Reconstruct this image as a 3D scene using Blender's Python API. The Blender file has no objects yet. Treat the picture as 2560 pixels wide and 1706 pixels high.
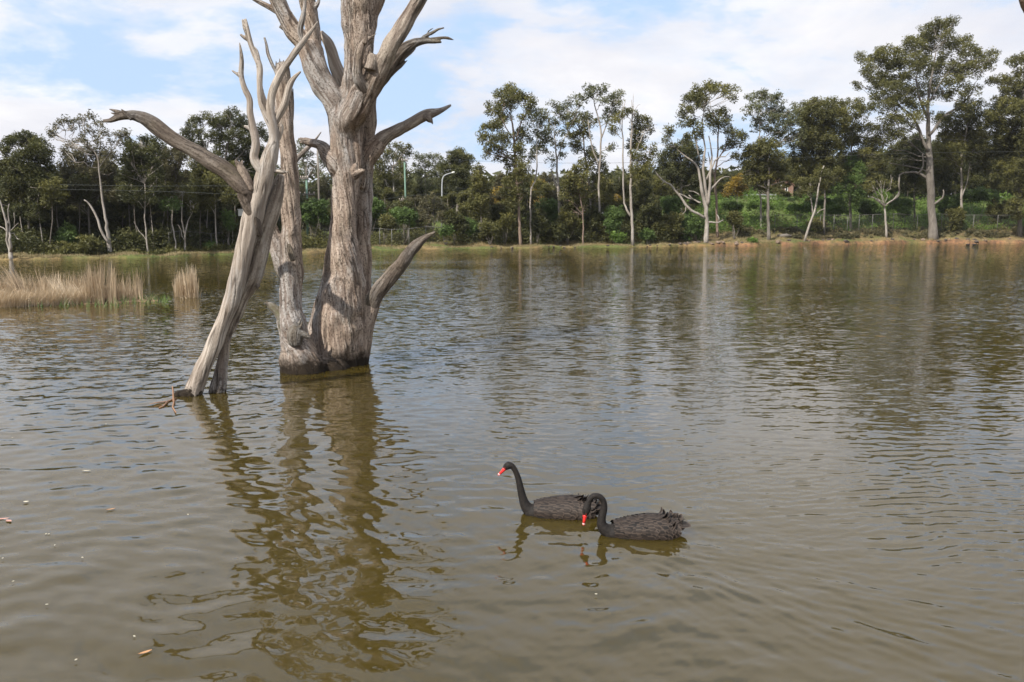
import bpy, math, random
import numpy as np
from mathutils import Vector
R = math.radians
rng = np.random.default_rng(7)
random.seed(7)
scene = bpy.context.scene
col = scene.collection

# ------------------------------------------------------------------ camera
F, CX, CY, CAMH = 2066.0, 1280.0, 853.0, 2.8
PITCH = math.atan((853.0 - 553.0) / F)
cam_d = bpy.data.cameras.new("camera")
cam = bpy.data.objects.new("camera", cam_d)
col.objects.link(cam)
cam.location = (0, 0, CAMH)
cam.rotation_euler = (R(90) - PITCH, 0, 0)
cam_d.sensor_width = 36.0
cam_d.lens = 36.0 * F / 2560.0
cam_d.clip_start = 0.1
cam_d.clip_end = 5000
cam_d.dof.use_dof = True
cam_d.dof.focus_distance = 12.5
cam_d.dof.aperture_fstop = 4.0
scene.camera = cam

# ------------------------------------------------------------------ light
SUN_AZ = (-0.66, -0.75)            # horizontal direction towards the sun
SUN_EL = 42.0
w = bpy.data.worlds.new("World")
scene.world = w
w.use_nodes = True
nt = w.node_tree
for n in list(nt.nodes):
    nt.nodes.remove(n)
WN, WL = nt.nodes.new, nt.links.new
out = WN("ShaderNodeOutputWorld"); bg = WN("ShaderNodeBackground")
bg.inputs[1].default_value = 0.096
WL(bg.outputs[0], out.inputs[0])
sky = WN("ShaderNodeTexSky"); sky.sky_type = 'NISHITA'; sky.sun_disc = False
sky.sun_elevation = R(SUN_EL)
sky.sun_rotation = math.atan2(SUN_AZ[0], SUN_AZ[1])
sky.air_density = 1.0; sky.dust_density = 1.4; sky.ozone_density = 1.3
tc = WN("ShaderNodeTexCoord")
sep = WN("ShaderNodeSeparateXYZ"); WL(tc.outputs['Generated'], sep.inputs[0])
def wm(op, a, b=None, clamp=False):
    m = WN("ShaderNodeMath"); m.operation = op; m.use_clamp = clamp
    for i, v in enumerate((a, b)):
        if v is None: continue
        if isinstance(v, (int, float)): m.inputs[i].default_value = v
        else: WL(v, m.inputs[i])
    return m.outputs[0]
zz = wm('ADD', wm('MAXIMUM', sep.outputs[2], 0.0), 0.30)
cx_ = wm('DIVIDE', sep.outputs[0], zz); cy_ = wm('DIVIDE', sep.outputs[1], zz)
cmb = WN("ShaderNodeCombineXYZ"); WL(cx_, cmb.inputs[0]); WL(cy_, cmb.inputs[1])
def wnoise(scale, loc, detail, rough, dist=0.0, sx=1.0, sy=1.0):
    mp = WN("ShaderNodeMapping"); mp.inputs['Location'].default_value = loc
    mp.inputs['Scale'].default_value = (sx, sy, 1)
    WL(cmb.outputs[0], mp.inputs[0])
    n = WN("ShaderNodeTexNoise"); n.inputs['Scale'].default_value = scale
    n.inputs['Detail'].default_value = detail; n.inputs['Roughness'].default_value = rough
    n.inputs['Distortion'].default_value = dist
    WL(mp.outputs[0], n.inputs[0]); return n.outputs[0]
n1 = wnoise(1.0, (4.7, -14.93, 0), 10, 0.58, 0.2, 1.0, 1.25)
n2 = wnoise(4.0, (10.4, -14.93, 3), 7, 0.62, 0.2)
dens = wm('ADD', wm('MULTIPLY', n1, 0.78), wm('MULTIPLY', n2, 0.30))
def wramp(v, pts):
    r = WN("ShaderNodeValToRGB"); WL(v, r.inputs[0])
    e = r.color_ramp.elements
    while len(e) < len(pts): e.new(0.5)
    for k, (p_, c_) in zip(e, pts):
        k.position = p_; k.color = (c_, c_, c_, 1) if isinstance(c_, (int, float)) else (*c_, 1)
    return r.outputs[0]
cover = wramp(dens, [(0.45, 0.0), (0.49, 0.38), (0.525, 0.82), (0.59, 1.0)])
shade = wramp(wnoise(1.4, (1.3, 9.2, 0), 7, 0.6, 0.3), [(0.32, (6.9, 7.0, 7.7)), (0.50, (8.1, 8.1, 8.5)), (0.64, (9.3, 9.2, 9.35))])
pale = WN("ShaderNodeMix"); pale.data_type = 'RGBA'        # thin veil of high cloud over the blue
pale.inputs[0].default_value = 0.80
WL(sky.outputs[0], pale.inputs[6]); pale.inputs[7].default_value = (5.4, 7.2, 9.9, 1)
mx = WN("ShaderNodeMix"); mx.data_type = 'RGBA'
WL(cover, mx.inputs[0]); WL(pale.outputs[2], mx.inputs[6]); WL(shade, mx.inputs[7])
WL(mx.outputs[2], bg.inputs[0])

sun_d = bpy.data.lights.new("sun", 'SUN')
sun_d.energy = 5.0; sun_d.angle = R(0.6); sun_d.color = (1.0, 0.95, 0.87)
sun = bpy.data.objects.new("sun", sun_d); col.objects.link(sun)
ce = math.cos(R(SUN_EL))
sdir = Vector((SUN_AZ[0] * ce, SUN_AZ[1] * ce, math.sin(R(SUN_EL))))
sun.rotation_euler = sdir.to_track_quat('Z', 'Y').to_euler()
sun.location = (-20, -15, 40)

scene.render.engine = 'CYCLES'
vs = scene.view_settings
vs.view_transform = 'Standard'; vs.look = 'None'; vs.exposure = 0.27; vs.gamma = 1.0; vs.use_curve_mapping = False
scene.cycles.use_denoising = True
scene.cycles.max_bounces = 6
scene.cycles.diffuse_bounces = 3
scene.cycles.glossy_bounces = 3
scene.cycles.transmission_bounces = 3
scene.cycles.transparent_max_bounces = 4
scene.cycles.caustics_reflective = False
scene.cycles.caustics_refractive = False

# ------------------------------------------------------------------ helpers
cp, sp = math.cos(PITCH), math.sin(PITCH)
def P(px, py, Y):
    """world point at depth Y seen at photo pixel (px, py): used to take measurements off the photograph"""
    u, v = (px - CX) / F, (CY - py) / F
    dy = cp + v * sp; dz = -sp + v * cp
    t = Y / dy
    return np.array((u * t, Y, CAMH + dz * t))
def mpp(Y, z=2.0):
    return (Y * cp + (CAMH - z) * sp) / F
def Ywater(py):
    a = PITCH + math.atan((py - CY) / F)
    return CAMH / math.tan(a)

def tag(o, label=None, cat=None, group=None, kind=None):
    if label: o["label"] = label
    if cat: o["category"] = cat
    if group: o["group"] = group
    if kind: o["kind"] = kind
    return o
def empty(name, loc):
    o = bpy.data.objects.new(name, None); o.location = loc; o.empty_display_size = 0.2
    col.objects.link(o); return o
def thing(name, label, cat, loc, group=None):
    return tag(empty(name, loc), label, cat, group)
def mesh_np(name, V, Fc, mat=None, parent=None, smooth=False, attrs=None, nper=None):
    """V (n,3) world coordinates; Fc (m,k) index array, or a flat array with nper loop counts"""
    V = np.asarray(V, dtype=np.float32).reshape(-1, 3)
    if parent is not None:
        V = V - np.array(parent.location, dtype=np.float32)
    me = bpy.data.meshes.new(name)
    if nper is None:
        Fc = np.asarray(Fc, dtype=np.int32)
        m, k = Fc.shape
        tot = np.full(m, k, np.int32); flat = Fc.ravel()
    else:
        flat = np.asarray(Fc, np.int32); tot = np.asarray(nper, np.int32); m = len(tot)
    me.vertices.add(len(V)); me.vertices.foreach_set("co", V.ravel())
    me.loops.add(len(flat)); me.loops.foreach_set("vertex_index", flat)
    me.polygons.add(m)
    st = np.zeros(m, np.int32); st[1:] = np.cumsum(tot)[:-1]
    me.polygons.foreach_set("loop_start", st); me.polygons.foreach_set("loop_total", tot)
    me.polygons.foreach_set("use_smooth", np.full(m, smooth, bool))
    if attrs:
        for an, av in attrs.items():
            a = me.attributes.new(an, 'FLOAT', 'POINT'); a.data.foreach_set("value", np.asarray(av, np.float32))
    me.update(calc_edges=True)
    me.validate()
    o = bpy.data.objects.new(name, me)
    col.objects.link(o)
    if mat: me.materials.append(mat)
    if parent is not None: o.parent = parent
    return o

class MB:
    """collects small shapes and links them as one mesh object"""
    def __init__(s): s.v, s.f = [], []
    def add(s, vs_, fs_):
        b = len(s.v); s.v.extend([tuple(map(float, q)) for q in vs_]); s.f.extend([tuple(i + b for i in f) for f in fs_])
    def box(s, c, d, rz=0.0):
        cx, cy, cz = c; hx, hy, hz = d[0] / 2, d[1] / 2, d[2] / 2
        co, si = math.cos(rz), math.sin(rz)
        q = []
        for z in (-hz, hz):
            for x, y in ((-hx, -hy), (hx, -hy), (hx, hy), (-hx, hy)):
                q.append((cx + x * co - y * si, cy + x * si + y * co, cz + z))
        s.add(q, [(0, 3, 2, 1), (4, 5, 6, 7), (0, 1, 5, 4), (1, 2, 6, 5), (2, 3, 7, 6), (3, 0, 4, 7)])
    def tube(s, pts, rad, n=8, cap=True):
        pts = [Vector(p) for p in pts]
        if isinstance(rad, (int, float)): rad = [rad] * len(pts)
        rings = []
        up = None
        for i, p in enumerate(pts):
            t = (pts[min(i + 1, len(pts) - 1)] - pts[max(i - 1, 0)]).normalized()
            if up is None:
                up = Vector((0, 1, 0)) if abs(t.y) < 0.8 else Vector((1, 0, 0))
            a = (up - t * up.dot(t)).normalized(); b = t.cross(a); up = a
            rings.append([p + (a * math.cos(2 * math.pi * k / n) + b * math.sin(2 * math.pi * k / n)) * rad[i] for k in range(n)])
        vs_ = [q for r_ in rings for q in r_]
        fs_ = []
        for i in range(len(pts) - 1):
            for k in range(n):
                k2 = (k + 1) % n
                fs_.append((i * n + k, i * n + k2, (i + 1) * n + k2, (i + 1) * n + k))
        if cap:
            fs_.append(tuple(range(n))[::-1]); fs_.append(tuple((len(pts) - 1) * n + k for k in range(n)))
        s.add(vs_, fs_)
    def build(s, name, mat, parent=None, smooth=False):
        flat = [i for f in s.f for i in f]
        return mesh_np(name, s.v, flat, mat, parent, smooth, nper=[len(f) for f in s.f])

# vectorised gradient noise
_perm = np.random.default_rng(11).permutation(256); _perm = np.concatenate([_perm, _perm, _perm])
_g = np.random.default_rng(12).normal(size=(256, 3)); _g /= np.linalg.norm(_g, axis=1)[:, None]
def perlin(p):
    p = np.asarray(p, float); i = np.floor(p).astype(int); f = p - i; i &= 255
    u = f * f * f * (f * (f * 6 - 15) + 10)
    r_ = 0
    for dx in (0, 1):
        for dy in (0, 1):
            for dz in (0, 1):
                h = _perm[_perm[_perm[(i[:, 0] + dx) & 255] + ((i[:, 1] + dy) & 255)] + ((i[:, 2] + dz) & 255)]
                d = np.einsum('ij,ij->i', _g[h & 255], f - np.array((dx, dy, dz)))
                wgt = (u[:, 0] if dx else 1 - u[:, 0]) * (u[:, 1] if dy else 1 - u[:, 1]) * (u[:, 2] if dz else 1 - u[:, 2])
                r_ = r_ + d * wgt
    return r_ * 1.5
def perl2(x, y, z=0.0):
    return perlin(np.stack([x, y, np.full_like(x, z)], 1))

# ------------------------------------------------------------------ materials
class M_:
    def __init__(s, name):
        s.m = bpy.data.materials.new(name); s.m.use_nodes = True; s.t = s.m.node_tree
        s.b = s.t.nodes["Principled BSDF"]; s.o = s.t.nodes["Material Output"]
    def n(s, k): return s.t.nodes.new(k)
    def l(s, a, b): s.t.links.new(a, b)
    def val(s, v, i):
        if isinstance(v, (int, float)): i.default_value = v
        elif isinstance(v, tuple): i.default_value = v if len(v) == 4 or i.type == 'VECTOR' else (*v, 1)
        else: s.l(v, i)
    def math(s, op, a, b=0.0, clamp=False):
        m = s.n("ShaderNodeMath"); m.operation = op; m.use_clamp = clamp
        s.val(a, m.inputs[0]); s.val(b, m.inputs[1]); return m.outputs[0]
    def mix(s, f, a, b, mode='MIX'):
        m = s.n("ShaderNodeMix"); m.data_type = 'RGBA'; m.blend_type = mode
        s.val(f, m.inputs[0]); s.val(a, m.inputs[6]); s.val(b, m.inputs[7]); return m.outputs[2]
    def pos(s): return s.n("ShaderNodeNewGeometry").outputs['Position']
    def objc(s): return s.n("ShaderNodeTexCoord").outputs['Object']
    def noise(s, vec, scale, detail=4, rough=0.55, sc=(1, 1, 1), loc=(0, 0, 0), dist=0.0):
        mp = s.n("ShaderNodeMapping"); mp.inputs['Scale'].default_value = sc; mp.inputs['Location'].default_value = loc
        s.l(vec, mp.inputs[0])
        n = s.n("ShaderNodeTexNoise"); n.inputs['Scale'].default_value = scale; n.inputs['Detail'].default_value = detail
        n.inputs['Roughness'].default_value = rough; n.inputs['Distortion'].default_value = dist
        s.l(mp.outputs[0], n.inputs[0]); return n
    def ramp(s, v, pts):
        r = s.n("ShaderNodeValToRGB"); s.l(v, r.inputs[0]); e = r.color_ramp.elements
        while len(e) < len(pts): e.new(0.5)
        for k, (p_, c_) in zip(e, pts):
            k.position = p_; k.color = (c_, c_, c_, 1) if isinstance(c_, (int, float)) else (*c_, 1)
        return r.outputs[0]
    def attr(s, name):
        a = s.n("ShaderNodeAttribute"); a.attribute_name = name; return a.outputs['Fac']
    def bump(s, h, strength, dist):
        b = s.n("ShaderNodeBump"); b.inputs['Strength'].default_value = strength; b.inputs['Distance'].default_value = dist
        s.l(h, b.inputs['Height']); s.l(b.outputs[0], s.b.inputs['Normal'])
    def base(s, c, rough=0.8, spec=0.3):
        s.val(c, s.b.inputs['Base Color']); s.val(rough, s.b.inputs['Roughness'])
        s.b.inputs['Specular IOR Level'].default_value = spec
        return s.m

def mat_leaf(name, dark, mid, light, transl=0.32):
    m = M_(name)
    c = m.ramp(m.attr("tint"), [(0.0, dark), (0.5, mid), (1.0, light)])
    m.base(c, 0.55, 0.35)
    tr = m.n("ShaderNodeBsdfTranslucent"); m.l(c, tr.inputs[0])
    ms = m.n("ShaderNodeMixShader"); ms.inputs[0].default_value = transl
    m.l(m.b.outputs[0], ms.inputs[1]); m.l(tr.outputs[0], ms.inputs[2]); m.l(ms.outputs[0], m.o.inputs[0])
    return m.m
LEAF = {
    'olive': mat_leaf('leaf_olive', (0.060, 0.060, 0.019), (0.120, 0.117, 0.034), (0.215, 0.198, 0.055)),
    'grey':  mat_leaf('leaf_grey_green', (0.068, 0.074, 0.034), (0.130, 0.136, 0.060), (0.205, 0.208, 0.09)),
    'dark':  mat_leaf('leaf_dark_green', (0.038, 0.042, 0.015), (0.080, 0.084, 0.027), (0.155, 0.148, 0.042)),
    'green': mat_leaf('leaf_fresh_green', (0.06, 0.095, 0.026), (0.105, 0.16, 0.042), (0.16, 0.23, 0.058)),
    'brown': mat_leaf('leaf_brownish', (0.075, 0.070, 0.036), (0.120, 0.108, 0.052), (0.17, 0.145, 0.065)),
    'orange': mat_leaf('leaf_orange', (0.14, 0.10, 0.02), (0.30, 0.20, 0.028), (0.42, 0.30, 0.04)),
    'lime':  mat_leaf('leaf_lime', (0.075, 0.12, 0.025), (0.12, 0.19, 0.035), (0.19, 0.29, 0.05)),
}
def mat_bark(name, c1, c2, c3, scale=1.0):
    m = M_(name); p = m.objc()
    a = m.noise(p, 2.2 * scale, 5, 0.6, (1, 1, 0.35)).outputs[0]
    b = m.noise(p, 9 * scale, 5, 0.65, (1, 1, 0.25)).outputs[0]
    c = m.mix(m.ramp(a, [(0.36, 0), (0.62, 1)]), c1, c2)
    c = m.mix(m.ramp(b, [(0.55, 0), (0.72, 1)]), c, c3)
    m.bump(b, 0.6, 0.05)
    return m.base(c, 0.85, 0.2)
BARK = {
    'pale': mat_bark('bark_pale', (0.40, 0.36, 0.315), (0.26, 0.225, 0.19), (0.11, 0.095, 0.08)),
    'grey': mat_bark('bark_grey', (0.22, 0.195, 0.165), (0.14, 0.12, 0.10), (0.07, 0.06, 0.05)),
    'red':  mat_bark('bark_red_brown', (0.26, 0.19, 0.145), (0.19, 0.14, 0.11), (0.10, 0.075, 0.06)),
}

# ------------------------------------------------------------------ shoreline and terrain
SH = [(-1500, 690), (-700, 672), (-300, 658), (0, 650), (180, 647), (380, 644), (590, 637), (760, 633), (900, 628), (1060, 624), (1240, 621),
      (1500, 618.5), (1750, 616), (1950, 614), (2100, 611), (2300, 609), (2560, 608), (3000, 606), (4200, 606)]
shx = np.array([a for a, b in SH], float); shy = np.array([b for a, b in SH], float)
def smooth01(a, b, x):
    t = np.clip((x - a) / (b - a), 0, 1); return t * t * (3 - 2 * t)
def shoreY(px):
    py = np.interp(px, shx, shy) + 0.45 * np.sin(px * 0.021) + 0.35 * np.sin(px * 0.057 + 1)
    a = PITCH + np.arctan((py - CY) / F)
    return CAMH / np.tan(a)
def gxy(px, d):
    Y = shoreY(px) + d
    return (px - CX) / F * (Y * cp + CAMH * sp), Y
def gh(px, d):
    px = np.asarray(px, float); d = np.asarray(d, float)
    x, Y = gxy(px, d)
    edge = 0.16 + 0.26 * smooth01(1500, 2000, px) + 0.05 * np.sin(px * 0.043)
    h = -1.2 + (1.2 + edge) * smooth01(-1.2, 0.35, d)
    h = h + np.clip(d, 0, 60) * 0.022
    right = smooth01(1450, 1950, px)
    mid = smooth01(850, 1150, px) * (1 - right)
    h = h + right * (0.9 * smooth01(1, 7, d) + 4.6 * smooth01(10, 34, d)) + mid * (0.4 * smooth01(1, 5, d) + 2.2 * smooth01(9, 40, d))
    shp = np.broadcast(px, d).shape
    X = np.broadcast_to(x, shp).ravel(); YY = np.broadcast_to(Y, shp).ravel()
    nz = (perl2(X * 0.35, YY * 0.35, 3.3) * 0.16 + perl2(X * 1.1, YY * 1.1, 5.3) * 0.08).reshape(shp)
    return h + nz * smooth01(0.3, 3, d) + nz * 0.5 * smooth01(-0.5, 0.3, d)
def G(px, d):
    x, Y = gxy(float(px), float(d)); return np.array((x, Y, float(gh(px, d))))

pxs = np.concatenate([np.linspace(-1500, -120, 60), np.linspace(-100, 2680, 520), np.linspace(2720, 4200, 60)])
ds = np.concatenate([[-9, -4, -2], np.linspace(-1.2, 2.0, 16), np.linspace(2.4, 12, 20), np.linspace(13.5, 50, 22), [60, 75, 95, 120, 160, 220, 320, 500, 900, 1800]])
PX, DD = np.meshgrid(pxs, ds)
GX, GY = gxy(PX, DD); GZ = gh(PX, DD)
Vt = np.stack([GX, GY, GZ], -1).reshape(-1, 3)
nr, nc = PX.shape
ii = (np.arange(nr - 1)[:, None] * nc + np.arange(nc - 1)[None]).ravel()
Ft = np.stack([ii, ii + 1, ii + nc + 1, ii + nc], 1)
m = M_("bank_earth"); p = m.pos()
spx = m.n("ShaderNodeSeparateXYZ"); m.l(p, spx.inputs[0])
big = m.noise(p, 0.22, 5, 0.6).outputs[0]; fine = m.noise(p, 2.2, 6, 0.65).outputs[0]; fine2 = m.noise(p, 7, 4, 0.6).outputs[0]
straw = m.mix(m.ramp(fine, [(0.35, 0), (0.65, 1)]), (0.17, 0.125, 0.06), (0.30, 0.22, 0.10))
green = m.mix(m.ramp(fine2, [(0.4, 0), (0.6, 1)]), (0.075, 0.10, 0.03), (0.12, 0.15, 0.045))
grass = m.mix(m.ramp(big, [(0.44, 0), (0.56, 1)]), straw, green)
clay = m.mix(m.ramp(fine, [(0.38, 0), (0.6, 1)]), (0.12, 0.078, 0.05), (0.29, 0.155, 0.08))
up_ = m.attr("hill")
c = m.mix(m.attr("clay"), grass, clay)
c = m.mix(up_, c, green)
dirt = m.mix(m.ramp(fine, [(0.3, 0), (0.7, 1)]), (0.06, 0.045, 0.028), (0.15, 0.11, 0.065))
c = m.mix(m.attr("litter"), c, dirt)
m.bump(fine2, 0.7, 0.15)
MAT_EARTH = m.base(c, 0.95, 0.1)
pv = PX.ravel(); dv = DD.ravel()
nzA = perl2(Vt[:, 0] * 0.15, Vt[:, 1] * 0.8, 1.0); nzB = perl2(Vt[:, 0] * 0.5, Vt[:, 1] * 0.4, 8.0)
clayA = np.clip(smooth01(1600, 2000, pv) * (1 - smooth01(0.5, 1.6, dv + nzA * 2.5 + 0.5)) * smooth01(-0.35, 0.15, nzA + nzB * 0.5) + (1 - smooth01(0.05, 0.35, dv)) * (0.12 + 0.3 * smooth01(1500, 1900, pv)) + 0.5 * np.clip(nzB, 0, 1) * smooth01(1700, 2000, pv) * (1 - smooth01(4, 12, dv)), 0, 1)
hillA = smooth01(9, 16, dv + nzB * 5)
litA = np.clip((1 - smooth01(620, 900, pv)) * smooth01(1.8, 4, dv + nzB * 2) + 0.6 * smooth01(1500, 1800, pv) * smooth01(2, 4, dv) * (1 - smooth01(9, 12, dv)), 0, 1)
terrain = mesh_np("ground", Vt, Ft, MAT_EARTH, None, True, {"clay": clayA, "hill": hillA, "litter": litA})
tag(terrain, "lake bank rising to a green slope", None, None, "structure"); 
bed = MB(); bed.box((0, 300, -2.4), (1600, 1200, 0.2)); 
m = M_("lake_mud"); MAT_MUD = m.base((0.10, 0.08, 0.04), 0.9)
tag(bed.build("lake_bed", MAT_MUD), kind="structure")

# ------------------------------------------------------------------ water
rows = [0.4]
while rows[-1] < 66:
    y = rows[-1]
    rows.append(y + (0.05 if y < 3.6 else max(0.021, y * y / 2250.0 * 0.95)))
rows = np.array(rows + [68, 70, 73, 77, 82, 88, 96, 106, 116, 130])
tn = np.concatenate([np.linspace(-8, -1.2, 12), np.linspace(-1.1, -0.76, 14), np.linspace(-0.74, 0.74, 600), np.linspace(0.76, 1.1, 14), np.linspace(1.2, 8, 12)])
TT, YY = np.meshgrid(tn, rows)
XX = TT * YY
X, Y = XX.ravel(), YY.ravel()
step = np.maximum(0.021, Y * Y / 2250.0 * 0.95) + 1e-3
stepx = Y * (1.48 / 600)
wr = np.random.default_rng(5)
H = np.zeros_like(X)
calm = 1 - smooth01(7.5, 13.5, Y + 1.2 * (X + 1.0) + 1.3 * perl2(X * 0.25, Y * 0.2, 2.0) * 2)      # smooth water in the left foreground
patch = 0.65 + 0.9 * np.clip(perl2(X * 0.16, Y * 0.13, 9.0) + 0.25, 0, 1)
wx = X + 0.25 * perl2(X * 0.5, Y * 0.5, 21.0); wy = Y + 0.22 * perl2(X * 0.45, Y * 0.6, 25.0)
def waves(n, l0, l1, slope, spread, mod, ang0=0.0):
    global H
    for k in range(n):
        lam = math.exp(wr.uniform(math.log(l0), math.log(l1)))
        th = math.pi / 2 + ang0 + wr.normal(0, spread)
        kx, ky = math.cos(th) * 2 * math.pi / lam, math.sin(th) * 2 * math.pi / lam
        amp = slope * math.sqrt(2.0 / n) * lam / (2 * math.pi)
        lim = np.maximum(step * abs(math.sin(th)), stepx * abs(math.cos(th)))
        fade = smooth01(2.2, 4.0, lam / lim)
        H += amp * fade * mod * np.sin(kx * wx + ky * wy + wr.uniform(0, 6.28))
near_ = 1 + 0.45 * (1 - smooth01(5.2, 9.0, Y))
waves(16, 0.42, 1.0, 0.026, 1.0, (0.12 + 0.88 * calm) * near_)
waves(20, 0.17, 0.42, 0.042, 0.85, (0.22 + 0.78 * calm) * (0.7 + 0.3 * near_))
waves(40, 0.07, 0.17, 0.085, 0.34, (1 - calm) * patch, 0.06)
waves(18, 0.15, 0.28, 0.040, 0.22, (1 - calm) * patch, -0.12)
waves(20, 0.06, 0.13, 0.030, 1.0, calm * (0.6 + 0.6 * smooth01(-2.5, 1.0, X)))
def wake(x0, y0, ang, width, lam, amp, length, curve=0.0, skew=0.5):
    """a train of short waves riding along one arm of a swan's wake"""
    global H
    dx, dy = X - x0, Y - y0
    a = math.radians(ang); u = dx * math.cos(a) + dy * math.sin(a); v = -dx * math.sin(a) + dy * math.cos(a)
    v = v - curve * u * u
    env = np.exp(-(v / (width * (0.35 + 0.35 * np.clip(u, 0, 9)))) ** 2) * smooth01(-0.1, 0.4, u) * (1 - smooth01(length * 0.5, length, u))
    H += amp * env * np.sin(2 * math.pi / lam * (v + skew * u * 0.35) + 0.8 * perl2(X * 1.2, Y * 1.2, 4.0))
wake(0.75, 7.1, -52, 0.42, 0.125, 0.0013, 4.5, 0.03, 0.3)
wake(0.80, 7.15, -30, 0.46, 0.11, 0.0011, 4.5, -0.02, -0.5)
wake(0.95, 6.6, -38, 0.50, 0.16, 0.0014, 4.5, 0.02, 0.2)
wake(0.85, 7.2, 12, 0.30, 0.14, 0.0013, 6, 0.02, 0.4)
wake(0.2, 7.75, 28, 0.30, 0.14, 0.0012, 6, 0.0, 0.3)
wake(0.1, 7.6, -40, 0.22, 0.11, 0.0009, 2.0, 0.0, 0.4)
for (rx_, ry_, am) in ((-4.55, 12.75, 0.0026), (0.62, 7.05, 0.0008)):      # rings round the wading trunk and the dipping bill
    rr = np.hypot(X - rx_, (Y - ry_))
    H += am * np.exp(-rr / 1.1) * np.sin(2 * math.pi * rr / 0.19) * smooth01(0.05, 0.3, rr)
Vw = np.stack([X, Y, H], 1)
nr, nc = XX.shape
ii = (np.arange(nr - 1)[:, None] * nc + np.arange(nc - 1)[None]).ravel()
Fw = np.stack([ii, ii + 1, ii + nc + 1, ii + nc], 1)
m = M_("lake_water"); p = m.pos()
s3 = m.n("ShaderNodeSeparateXYZ"); m.l(p, s3.inputs[0])
def slope_node(scale, sc, loc, detail=2):
    n = m.noise(p, scale, detail, 0.5, sc, loc)
    q = m.n("ShaderNodeVectorMath"); q.operation = 'SUBTRACT'; m.l(n.outputs['Color'], q.inputs[0]); q.inputs[1].default_value = (0.5, 0.5, 0.5)
    return q.outputs[0]
def vscale(v, vec=None, f=None):
    q = m.n("ShaderNodeVectorMath")
    if vec is not None: q.operation = 'MULTIPLY'; m.l(v, q.inputs[0]); q.inputs[1].default_value = vec
    else:
        q.operation = 'SCALE'; m.l(v, q.inputs[0]); m.val(f, q.inputs[3])
    return q.outputs[0]
def vadd(a, b):
    q = m.n("ShaderNodeVectorMath"); q.operation = 'ADD'; m.l(a, q.inputs[0]); m.l(b, q.inputs[1]); return q.outputs[0]
far = m.n("ShaderNodeMapRange"); m.l(s3.outputs[1], far.inputs[0]); far.inputs[1].default_value = 8; far.inputs[2].default_value = 20
gust = m.ramp(m.noise(p, 0.05, 3, 0.55, (1, 1.6, 1), (4, 3, 0)).outputs[0], [(0.38, 0.35), (0.60, 1.0)])
s1 = vscale(slope_node(1.0, (3.0, 8.0, 1), (0, 0, 0)), (0.24, 0.66, 0.0))
s2 = vscale(slope_node(1.0, (9, 24, 1), (5, 2, 0)), (0.20, 0.50, 0.0))
sf = vscale(vscale(vadd(s1, s2), None, gust), None, far.outputs[0])
sn = vscale(slope_node(1.0, (16, 26, 1), (2, 7, 0)), (0.018, 0.03, 0.0))
geo = m.n("ShaderNodeNewGeometry")
nv = vadd(geo.outputs['Normal'], vadd(sf, sn))
nn = m.n("ShaderNodeVectorMath"); nn.operation = 'NORMALIZE'; m.l(nv, nn.inputs[0])
m.l(nn.outputs[0], m.b.inputs['Normal'])
m.b.inputs["IOR"].default_value = 1.55
m.b.subsurface_method = 'BURLEY'; m.b.inputs['Subsurface Weight'].default_value = 1.0; m.b.inputs['Subsurface Radius'].default_value = (0.5, 0.45, 0.3); m.b.inputs['Subsurface Scale'].default_value = 0.8
turb = m.noise(p, 0.12, 3, 0.5).outputs[0]
bc = m.mix(turb, (0.046, 0.033, 0.0060), (0.054, 0.039, 0.0090))
m.base(bc, 0.03, 0.5)
MAT_WATER = m.m
water = mesh_np("water", Vw, Fw, MAT_WATER, None, True)
tag(water, "murky olive lake water with fine ripples", None, None, "structure")

mb = MB(); mb.box((0, 990, 20.0), (2400, 2100, 48.0))
m = M_("haze_air"); pv_ = m.n("ShaderNodeVolumePrincipled"); pv_.inputs['Color'].default_value = (0.93, 0.95, 1.0, 1); pv_.inputs['Density'].default_value = 0.00014; pv_.inputs['Anisotropy'].default_value = 0.2
m.t.nodes.remove(m.b); m.l(pv_.outputs[0], m.o.inputs['Volume'])
tag(mb.build("haze", m.m), "thin pale haze over the lake", None, None, "stuff")

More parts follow.
